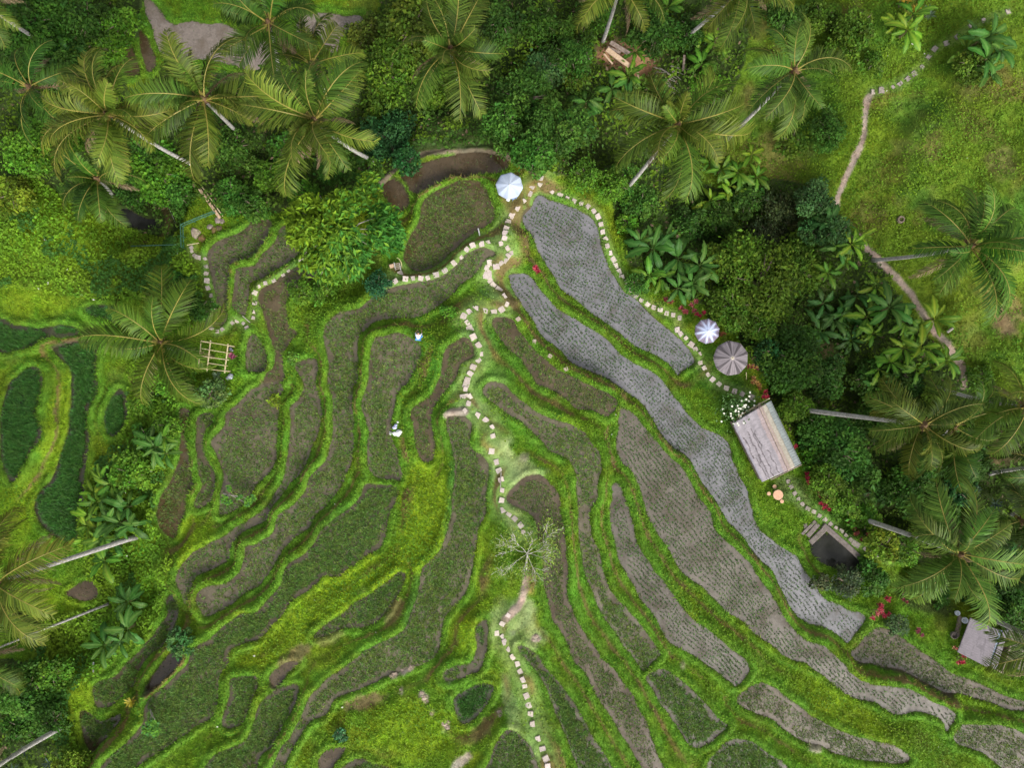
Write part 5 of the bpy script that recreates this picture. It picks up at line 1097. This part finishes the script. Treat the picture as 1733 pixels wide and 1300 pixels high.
def hut():
    g0 = PW(1295, 750)[2]; ze, zr, zq = g0+2.0, g0+3.1, g0+2.35
    P = lambda px, py, z: Vector((*W(px, py, z), z))
    root = empty('thatched_hut', (*PW(1295, 750)[:2], g0), 'long hut with torn pale thatch roof and a grey metal sheet along one eave', 'hut')
    A, B = P(1240, 717, ze), P(1290, 816, ze); R0, R1 = P(1288, 688, zr), P(1337, 795, zr); D, Cc = P(1305, 678, zq), P(1356, 784, zq)
    CRK = [(.10, .25, .62, .05), (.30, .22, .75, -.12), (.42, .2, .55, .02), (.20, .62, 1, .06), (.50, .25, 1.0, -.2), (.33, .6, 1, -.15), (.62, .6, 1.0, .05)]
    def colf(u, v):   # u along the ridge, v from eave to ridge
        k = v1(u*30, v*3.2, .5, 3); k2 = v1(u*5, v*3, .6, 4)
        c = np.array((.30, .27, .287))*(.72+.5*k)
        for v0, a, b, sl in CRK:
            w = (v1(u*6, v0*50, .5, 6)-.5)*.12
            if a < u < b and abs(v-(v0-sl*(u-a)*-1*.6)-w) < .015*(.5+k2): c = np.array((.10, .085, .09))
        if v > .80+.1*(v1(u*5, .3, .7, 9)-.5): c = np.array((.33, .26, .255))*(.7+.6*k)
        if v < .05: c = c*np.array((.95, .97, 1.05))
        return c
    hf = lambda u, v: (0, -.03*(v1(u*18, 1, .6, 5)) if v == 0 else 0, .05*(v1(u*9, v*6, .7, 7)-.5)+.03*math.sin(v*25))
    patch_mesh('roof_slope', [A, B, R1, R0], 76, 44, colf, hf, .14, 'thatch', root)
    def col2(u, v):
        k = v1(u*30, v*3, .5, 13); return (np.array((.36, .28, .23)) if v < .5 else np.array((.4, .36, .29)))*(.65+.6*k)
    E0, E1 = R0.lerp(D, .42), R1.lerp(Cc, .42)
    L1 = Vector((0, 0, .07))
    patch_mesh('ridge_thatch', [R0.lerp(A, .06)+L1, R1.lerp(B, .06)+L1, E1+L1, E0+L1], 60, 8, col2, lambda u, v: (0, (.22*(v1(u*26, 2, .6, 15)-.3) if v > .95 else 0), .03*(v1(u*9, v*3, .6, 17)-.5)), .09, 'thatch', root)
    for k in range(4):
        a, b = k/4, (k+1)/4+.004; dz = Vector((0, 0, -.03+.012*(k % 2)))
        patch_mesh('metal_panel', [R0.lerp(R1, a).lerp(D.lerp(Cc, a), .2)+dz, R0.lerp(R1, b).lerp(D.lerp(Cc, b), .2)+dz, D.lerp(Cc, b)+dz, D.lerp(Cc, a)+dz], 26, 4, lambda u, v, k=k: np.array((.27, .3, .295))*(.8+.4*v1(u*2+k*3, v*2, .5, 19)), lambda u, v: (0, 0, .012*math.sin(u*26*1.57)), .012, 'sheet', root)
    b = MB(); b.tube([R0.lerp(A, .75)+(R0-R1).normalized()*.25+Vector((0, 0, -.1)), D+(R0-R1).normalized()*.2+Vector((0, 0, -.1))], .05, 7); b.build('beam', M['bamboo'], root)
    b = MB(); b.tube([R1.lerp(B, .7)+(R1-R0).normalized()*.15+Vector((0, 0, -.15)), Cc+(R1-R0).normalized()*.15+Vector((0, 0, -.12))], .05, 7); b.build('beam', M['oldwood'], root)
    for q in (.05, .5, .95):
        for s0, s1 in ((A.lerp(B, q), .1), (D.lerp(Cc, q), .1)):
            m = s0.lerp(R0.lerp(R1, q), s1); b = MB(); b.box((m.x, m.y, (g0-.3+m.z-.15)/2), (.12, .12, m.z-.15-g0+.3), 1.1); b.build('post', M['oldwood'], root)
    q = [A.lerp(D, .12), B.lerp(Cc, .12), B.lerp(Cc, .9), A.lerp(D, .9)]; b = MB(); b.slab([Vector((p.x, p.y, g0+.45)) for p in q], .12); b.build('floor', M['oldwood'], root)
    b = MB(); w0, w1 = A.lerp(D, .06), B.lerp(Cc, .06); b.slab([Vector((w0.x, w0.y, g0+1.1)), Vector((w1.x, w1.y, g0+1.1)), Vector((w1.x, w1.y, g0+.3)), Vector((w0.x, w0.y, g0+.3))], .05); b.build('wall', M['oldwood'], root)
hut()
def small_house():
    g0 = PW(1660, 1095)[2]; P = lambda px, py, z: Vector((*W(px, py, g0+z), g0+z))
    root = empty('small_house', (*PW(1660, 1095)[:2], g0), 'small house with flat lilac grey roof sheets and a slatted deck', 'house')
    roofc = lambda u, v: np.array((.115, .098, .112))*(.78+.4*v1(u*4, v*4, .5, 23))*(.75 if v1(u*9+30, v*3, .6, 24) > .68 else 1)
    wav = lambda u, v: (0, 0, .006*math.sin(v*60*1.57))
    patch_mesh('roof', [P(1620, 1104, 2.3), P(1673, 1131, 2.3), P(1691, 1067, 2.75), P(1642, 1046, 2.75)], 30, 60, roofc, wav, .04, 'sheet', root)
    patch_mesh('roof_gutter', [P(1673, 1130, 2.2), P(1677, 1131, 2.2), P(1698, 1068, 2.6), P(1690, 1066, 2.6)], 3, 20, lambda u, v: np.array((.15, .18, .24))*(.8+.4*v1(u*3, v*7, .5, 26)), lambda u, v: (0, 0, 0), .03, 'sheet', root)
    patch_mesh('eave_board', [P(1675, 1131, 2.3), P(1687, 1133, 2.25), P(1707, 1066, 2.6), P(1698, 1068, 2.66)], 6, 26, roofc, lambda u, v: (0, 0, 0), .04, 'sheet', root)
    sl = lambda u, v: np.array((.12, .105, .07) if int(v*26) % 2 else (.05, .06, .03))*(.7+.6*v1(u*6, v*9, .5, 29))
    patch_mesh('slatted_deck', [P(1689, 1122, 1.0), P(1752, 1144, 1.0), P(1765, 1082, 1.1), P(1708, 1064, 1.1)], 16, 78, sl, lambda u, v: (0, 0, .02 if int(v*26) % 2 else 0), .06, 'thatch', root)
    b = MB(); c = [P(1627, 1103, 0), P(1672, 1126, 0), P(1688, 1072, 0), P(1645, 1052, 0)]
    for i in range(4):
        p, q = c[i], c[(i+1) % 4]; b.slab([p+Vector((0, 0, -.3)), q+Vector((0, 0, -.3)), q+Vector((0, 0, 2.1)), p+Vector((0, 0, 2.1))], .1)
    b.build('wall', M['oldwood'], root)
    for px, py in ((1690, 1120), (1745, 1138), (1755, 1086)): p = P(px, py, 0); b = MB(); b.box((p.x, p.y, p.z+.35), (.1, .1, 1.2)); b.build('post', M['oldwood'], root)
small_house()
def pot(px, py, r, h, mat, label):
    x, y, z = PW(px, py); b = MB(); b.lathe((x, y, z), [(r*.7, 0), (r, h*.6), (r*.95, h), (r*.8, h), (r*.75, h*.55), (.02, h*.5)], 16); o = b.build('pot', mat, None, (x, y, z)); tag(o, label, 'pot')
pot(1612, 1074, .32, .4, M['coping'], 'grey stone basin beside the small house'); pot(1618, 1037, .22, .3, M['whiteplastic'], 'white bucket under the palm above the small house'); pot(1630, 1049, .27, .35, M['whiteplastic'], 'pale lilac bucket at the corner of the small house')
b = MB(); q = [PWP(1622, 1040), PWP(1628, 1046), PWP(1622, 1078), PWP(1614, 1076)]; b.slab([p+Vector((0, 0, .12)) for p in q], .1); o = b.build('doorstep', M['oldwood'], None, q[0]); tag(o, 'reddish brown plank step along the side of the small house', 'step')
# ------------------------------------------------------------------ pergola, railing, bamboo, poles
def pergola():
    g0 = PW(363, 603)[2]; z = g0+1.7; P = lambda px, py, dz=0: Vector((*W(px, py, z), z+dz))
    root = empty('bamboo_pergola', (*PW(363, 603)[:2], g0), 'open pergola of pale bamboo poles beside the young palm', 'pergola')
    for a, b_, r in [((340.5, 575), (335.6, 624), .035), ((356.4, 576), (350, 629), .055), ((386, 582), (380, 631.5), .06)]: b = MB(); b.tube([P(*a), P(*b_)], r, 7); b.build('pole', M['bamboo'], root)
    for a, b_, r in [((340.5, 577), (398, 586.7), .035), ((340.5, 589.8), (389.6, 598), .03), ((328.7, 600.9), (388, 609.5), .035), ((352, 614.4), (386, 619.6), .03), ((335.6, 623), (389, 629), .035)]: b = MB(); b.tube([P(*a, .075), P(*b_, .075)], r, 7); b.build('crosspiece', M['bamboo'], root)
    for a in ((341, 578), (336, 622), (385.5, 585), (380.5, 628)): p = P(*a); b = MB(); b.tube([Vector((p.x, p.y, g0-.2)), Vector((p.x, p.y, z))], .05, 7); b.build('post', M['bamboo'], root)
pergola()
def railing():
    pts = [(314.5, 421), (314, 402), (313.5, 384), (331, 376.5), (349, 369), (367, 362)]; G = [PWP(*p) for p in pts]
    root = empty('green_railing', G[2], 'green painted pipe railing round the rock pile beside the paddy', 'railing')
    for p in G: b = MB(); b.tube([p-Vector((0, 0, .2)), p+Vector((0, 0, 1.05))], .035, 7); b.build('post', M['greenpipe'], root)
    for h in (1.0, .5):
        b = MB(); b.tube([p+Vector((0, 0, h)) for p in G], .045, 7); b.build('rail', M['greenpipe'], root)
railing()
def rod(px, py, qx, qy, h0, h1, r, mat, name, label, cat, grp=None):
    a = PWP(px, py); c = PWP(qx, qy); a.z += h0; c.z += h1; b = MB(); b.tube([a, a.lerp(c, .5)+Vector((0, 0, .02)), c], [r, r*.95, r*.85], 8); o = b.build(name, M[mat], None, a); return tag(o, label, cat, grp)
a, c = PWP(345, 322), PWP(376, 369); root = empty('footbridge', c, 'narrow footbridge of bamboo poles by the green railing', 'footbridge')
d = (c-a).normalized(); s_ = Vector((-d.y, d.x, 0))
for k, (o_, r, m) in enumerate([(-.16, .07, 'plank'), (-.04, .07, 'plank'), (.2, .05, 'bamboo')]): b = MB(); zz = Vector((0, 0, 2.0)); b.tube([Vector((a.x, a.y, c.z+.25))+s_*o_, c+s_*o_+Vector((0, 0, .3))], r, 7); b.build('pole', M[m], root)
rod(226, 418, 303, 416, .5, .6, .05, 'greenpipe', 'water_pipe', 'bluish pipe running through the creepers to the railing', 'pipe')
rod(320, 416, 340, 412.5, .4, .4, .04, 'bamboo', 'bamboo_pole', 'short pale bamboo pole at the foot of the rock pile', 'pole')
rod(288, 351, 302, 381, .4, .5, .03, 'palebark', 'dry_stick', 'thin grey stick leaning above the green railing', 'stick')
rod(809.5, 388, 812, 399, .35, .15, .06, 'whitepipe', 'white_post', 'short white post on the bund beside the upper dark paddy', 'post')
rod(1284, 337, 1331, 373, 1.0, 1.2, .06, 'whitepipe', 'white_pole', 'long white pole lying over the dark gully', 'pole')
rod(1467, 953, 1493, 970, .25, .25, .04, 'bamboo', 'bamboo_pole', 'thin bamboo pole at the end of the pond wall', 'pole')
rod(1256, 631, 1262, 642, 1.2, .2, .035, 'bamboo', 'bamboo_pole', 'thin prop pole leaning from under the grey parasol', 'pole')
rod(163.5, 1118, 160, 1137, .5, .2, .06, 'whitepipe', 'white_stake', 'short white stake below the big banana leaves', 'stake')
rod(1602, 562, 1612, 555, .12, .12, .13, 'palebark', 'cut_log', 'short pale cut log beside the hillside path', 'log')
rod(412, 535, 424, 546, .2, .15, .04, 'palebark', 'dry_stick', 'thin pale stick across the end of the narrow paddy', 'stick')
rod(848, 799, 847, 825, .2, .2, .04, 'palebark', 'dry_stick', 'thin stick on the paddy edge beside the ridge path', 'stick')
x, y, z = PW(1523, 372); b = MB(); b.lathe((x, y, z), [(.33, 0), (.3, .3), (.2, .3), (.16, .1), (.02, .1)], 14); tag(b.build('tree_stump', M['bark'], None, (x, y, z)), 'hollow brown stump on the grassy hillside', 'stump')
# ------------------------------------------------------------------ pond walls
def wall(pts, w, h, name, label, mat='coping', up=.18):
    G = [PWP(*p) for p in pts]; z = max(g.z for g in G)+up; b = MB()
    for p, q in zip(G[:-1], G[1:]):
        d = Vector((q.x-p.x, q.y-p.y, 0)); L = d.length; m = (p+q)/2; b.box((m.x, m.y, z-h/2), (L+w*.2, w, h), math.atan2(d.y, d.x))
    o = b.build(name, M[mat], None, (G[0].x, G[0].y, z-h)); return tag(o, label, 'wall')
wall([(1393, 889), (1432, 923), (1467, 956)], .45, 1.0, 'pond_wall', 'long brown stone wall along the path side of the pond')
wall([(1397, 893), (1371, 918)], .5, 1.02, 'pond_wall', 'short stone wall across the upper end of the pond')
wall([(1384, 887), (1366, 907)], .42, .5, 'stone_step', 'broad stone step just above the pond', 'coping', .12)
wall([(1379, 882), (1357, 904)], .26, .4, 'stone_step', 'narrow stone step nearest the lawn above the pond', 'coping', .12)
wall([(1362, 887), (1365, 896)], .4, .3, 'stone_block', 'small loose stone block beside the pond steps', 'coping', .1)
# ------------------------------------------------------------------ cut planks and dry stalks
for k, (p, q, w, t, lab) in enumerate([((1025, 90), (1062, 121), .42, .14, 'long pale plank lying on top of the timber heap'), ((1031, 78), (1062, 99), .36, .12, 'upper dark edged plank in the timber heap'), ((1026, 86), (1048, 96), .22, .1, 'grey plank between the two long planks'), ((1020, 98), (1034, 116), .14, .08, 'short reddish plank at the foot of the heap'), ((984, 94), (984, 110), .13, .08, 'short grey plank standing alone beside red earth'), ((990, 93), (997, 108), .12, .08, 'thin grey plank next to the lone grey plank'), ((1076, 122), (1077, 142), .2, .1, 'short plank over the red soil by the bananas'), ((1154, 100), (1153, 126), .2, .12, 'lone upright grey plank in the dark growth')]):
    a, c = PWP(*p), PWP(*q); d = c-a; m = (a+c)/2; b = MB(); b.box((m.x, m.y, max(a.z, c.z)+.75+.06*(3-k % 3)), (Vector((d.x, d.y)).length, w, t), math.atan2(d.y, d.x)); tag(b.build('plank', M['plank' if k in (0, 3, 6) else 'oldwood'], None, m), lab, 'plank', 'cut planks by the red earth')
b = MB(); g = random.Random(8)
for k in range(26):
    px, py = 1112+g.uniform(-10, 24), 130+g.uniform(-18, 24); a = PWP(px, py); an = g.gauss(-.75, .3); L = g.uniform(.7, 1.8); b.tube([a+Vector((0, 0, .35)), a+Vector((math.cos(an)*L, math.sin(an)*L, .5+g.uniform(-.1, .3)))], [.04, .02], 5)
tag(b.build('debris', M['palebark'], None, PWP(1115, 130)), 'heap of dry palm stalks beside the leaning palm', kind='stuff')
# ------------------------------------------------------------------ wooden rack
def rack():
    p = PWP(674, 452); root = empty('wooden_rack', p, 'grey slatted wooden rack with a brown box under the round tree', 'rack'); x, y, z = p; rz = .2
    for k in range(4): b = MB(); b.box((x+.02, y-.22+.15*k, z+.5), (.42, .09, .03), rz); b.build('slat', M['oldwood'], root)
    for sx in (-1, 1): b = MB(); b.box((x+sx*.22, y, z+.48), (.05, .62, .06), rz); b.build('side_rail', M['whitepipe'], root)
    for sx in (-1, 1):
        for sy in (-1, 1): b = MB(); b.box((x+sx*.2, y+sy*.25, z+.22), (.05, .05, .5), rz); b.build('leg', M['oldwood'], root)
    b = MB(); b.box((x-.5, y+.06, z+.22), (.4, .3, .4), rz+.1, taper=.92); tag(b.build('wooden_box', M['plank'], None, (x-.5, y+.06, z)), 'small brown box beside the grey wooden rack', 'box')
    b = MB(); b.tube([(x+.3, y-.1, z), (x+.33, y+.3, z+.5), (x+.2, y+.55, z+.9), (x+.02, y+.62, z+1.1)], [.03, .028, .022, .015], 6); tag(b.build('bamboo_pole', M['bamboo'], None, (x+.3, y-.1, z)), 'bent bamboo pole curving over the grey wooden rack', 'pole')
rack()
# ------------------------------------------------------------------ person and cloth bundle
def skin(name, verts, edges, radii, mat, parent, root=0, sub=1, loc=(0, 0, 0), rz=0):
    me = bpy.data.meshes.new(name); me.from_pydata(verts, edges, []); me.update(); o = bpy.data.objects.new(name, me); COL.objects.link(o); me.materials.append(mat)
    if parent: o.parent = parent
    else: o.location = loc; o.rotation_euler = (0, 0, rz)
    m = o.modifiers.new('skin', 'SKIN'); m.use_smooth_shade = True
    for i, r in enumerate(radii): me.skin_vertices[0].data[i].radius = (r, r) if not isinstance(r, tuple) else r; me.skin_vertices[0].data[i].use_root = i == root
    s_ = o.modifiers.new('sub', 'SUBSURF'); s_.levels = sub; s_.render_levels = sub; return o
def person():
    p = PWP(709, 571); sk = simple('skin', (.30, .17, .10), (.36, .21, .13), 4, .6, 0); sh = simple('white_blue_shirt', (.48, .52, .6), (.6, .61, .66), 3, .8, 0); bl = simple('blue_cloth', (.05, .17, .42), (.09, .25, .52), 5, .8, .2); hr = simple('dark_hair', (.012, .014, .03), (.03, .03, .05), 9, .6, .2)
    V = [(0, -.17, .36), (0, .0, .55), (0, .14, .70), (0, .24, .78), (0, .30, .85), (0, .36, .91), (0, .40, .86)]; E = [(0, 1), (1, 2), (2, 3), (3, 4), (4, 5), (5, 6)]; r = [.15, .13, .15, .055, .075, .085, .05]
    for s in (-1, 1):
        o = len(V); V += [(s*.18, .15, .70), (s*.27, .33, .5), (s*.19, .5, .26), (s*.17, .56, .2)]; E += [(2, o), (o, o+1), (o+1, o+2), (o+2, o+3)]; r += [.065, .045, .032, .036]
        for k, (dx, L) in enumerate([(-.035, .07), (-.012, .085), (.012, .08), (.034, .065), (s*-.05, .05)]):
            f = len(V); V += [(s*.17+dx, .59 if k < 4 else .56, .18), (s*.17+dx*1.15, .59+L*.7 if k < 4 else .59, .13)]; E += [(o+3, f), (f, f+1)]; r += [.011, .008]
        o = len(V); V += [(s*.11, -.13, .36), (s*.19, .2, .46), (s*.17, -.06, .09), (s*.18, .1, .04)]; E += [(0, o), (o, o+1), (o+1, o+2), (o+2, o+3)]; r += [.09, .065, .042, .035]
    rz = -.12; body = skin('person', V, E, r, sk, None, 0, 1, tuple(p), rz); tag(body, 'crouching person in white and blue clothes with dark hair, bending over the bank', 'person')
    sv = [(0, -.16, .38), (0, .0, .56), (0, .14, .71), (.18, .15, .71), (-.18, .15, .71), (.26, .31, .53), (-.26, .31, .53)]; skin('shirt', sv, [(0, 1), (1, 2), (2, 3), (2, 4), (3, 5), (4, 6)], [.17, .155, .165, .085, .085, .06, .06], sh, body)
    tv = [(0, -.2, .36), (.12, -.15, .37), (-.12, -.15, .37), (.19, .19, .46), (-.19, .19, .46), (.18, -.03, .14), (-.18, -.03, .14)]; skin('trousers', tv, [(0, 1), (0, 2), (1, 3), (2, 4), (3, 5), (4, 6)], [.18, .125, .125, .085, .085, .06, .06], bl, body)
    skin('sash', [(.2, -.02, .52), (.3, .08, .5), (.26, .2, .44)], [(0, 1), (1, 2)], [.07, .09, .05], bl, body)
    skin('hair', [(0, .29, .90), (0, .35, .955), (0, .42, .93)], [(0, 1), (1, 2)], [.075, .09, .06], hr, body)
    for s in (-1, 1): b = MB(); b.lathe((s*.032, .47, .88), [(.008, -.008), (.012, 0), (.006, .008)], 6); link('eye', _me(b, hr), None, body)
    b = MB(); b.lathe((0, .485, .855), [(.012, -.01), (.016, 0), (.004, .025)], 6); link('nose', _me(b, sk), None, body)
    for s in (-1, 1): b = MB(); b.lathe((s*.09, .36, .87), [(.01, -.03), (.02, 0), (.008, .03)], 6); link('ear', _me(b, sk), None, body)
def _me(b, mat):
    me = bpy.data.meshes.new('part'); me.from_pydata(b.v, [], b.f); me.update(); me.materials.append(mat); return me
person()
wc = simple('white_cloth', (.62, .62, .6), (.72, .72, .7), 3, .8, .2); lc = simple('lilac_cloth', (.36, .36, .55), (.45, .45, .66), 4, .7, .2)
def lump(lst, name, mat, label, cat):
    b = MB(); o = None
    for k, (px, py, r, h) in enumerate(lst):
        g = PWP(px, py); o = o or g; b.rock(g+Vector((0, 0, h*.5)), (r, r*.9, h), 90+k+int(px))
    tag(b.build(name, mat, None, o, True), label, cat)
lump([(675.5, 731.5, .27, .3), (674.5, 735, .2, .22), (668, 734, .2, .14), (662, 733.5, .15, .12), (660, 731, .09, .1)], 'cloth_bundle', wc, 'bunched white cloth sheeting on the bank of the paddy', 'cloth')
lump([(668, 723.5, .2, .25), (670, 720, .14, .2)], 'cloth_sack', lc, 'lilac cloth sack behind the bunched white sheeting', 'sack')
lump([(673, 714.5, .1, .1)], 'cloth_rag', wc, 'small scrap of white cloth above the lilac sack', 'cloth')
lump([(391, 590.5, .16, .2), (393, 593, .12, .15)], 'grey_tarp', simple('grey_tarp', (.2, .21, .26), (.3, .31, .36), 5, .6, .2), 'crumpled grey tarpaulin at the upper corner of the pergola', 'tarp')
lump([(390, 637, .28, .12), (386, 640, .2, .1)], 'grey_tarp', bpy.data.materials['grey_tarp'], 'flat grey tarpaulin below the pergola', 'tarp')
name_all()
# ------------------------------------------------------------------ light, sky, camera
w = bpy.data.worlds.new('World'); scn.world = w; w.use_nodes = True; nt = w.node_tree
bg = nt.nodes['Background']; sky = nt.nodes.new('ShaderNodeTexSky'); sky.sky_type = 'NISHITA'; sky.sun_disc = False
SE, SR = R(40), R(150)
sky.sun_elevation = SE; sky.sun_rotation = SR; sky.dust_density = 4; sky.air_density = 1.2
hs = nt.nodes.new('ShaderNodeHueSaturation'); hs.inputs['Saturation'].default_value = .22
nt.links.new(sky.outputs[0], hs.inputs['Color']); nt.links.new(hs.outputs[0], bg.inputs['Color']); bg.inputs['Strength'].default_value = .13
sun = bpy.data.lights.new('sun', 'SUN'); sun.energy = 1.5; sun.angle = R(20); sun.color = (1, .965, .91)
so = bpy.data.objects.new('sun', sun); COL.objects.link(so)
d = Vector((math.sin(SR)*math.cos(SE), math.cos(SR)*math.cos(SE), math.sin(SE)))
so.rotation_euler = d.to_track_quat('Z', 'Y').to_euler(); so.location = (0, 0, 40)
cam = bpy.data.cameras.new('camera'); co = bpy.data.objects.new('camera', cam); COL.objects.link(co)
co.location = (0, 0, H); co.rotation_euler = (0, 0, 0); cam.sensor_width = 36; cam.lens = 18*F/866.5
cam.clip_end = 3000; cam.clip_start = .5; scn.camera = co
scn.view_settings.view_transform = 'Standard'; scn.view_settings.look = 'None'; scn.view_settings.gamma = 1
scn.view_settings.exposure = 1.08
scn.cycles.max_bounces = 6; scn.cycles.transparent_max_bounces = 4
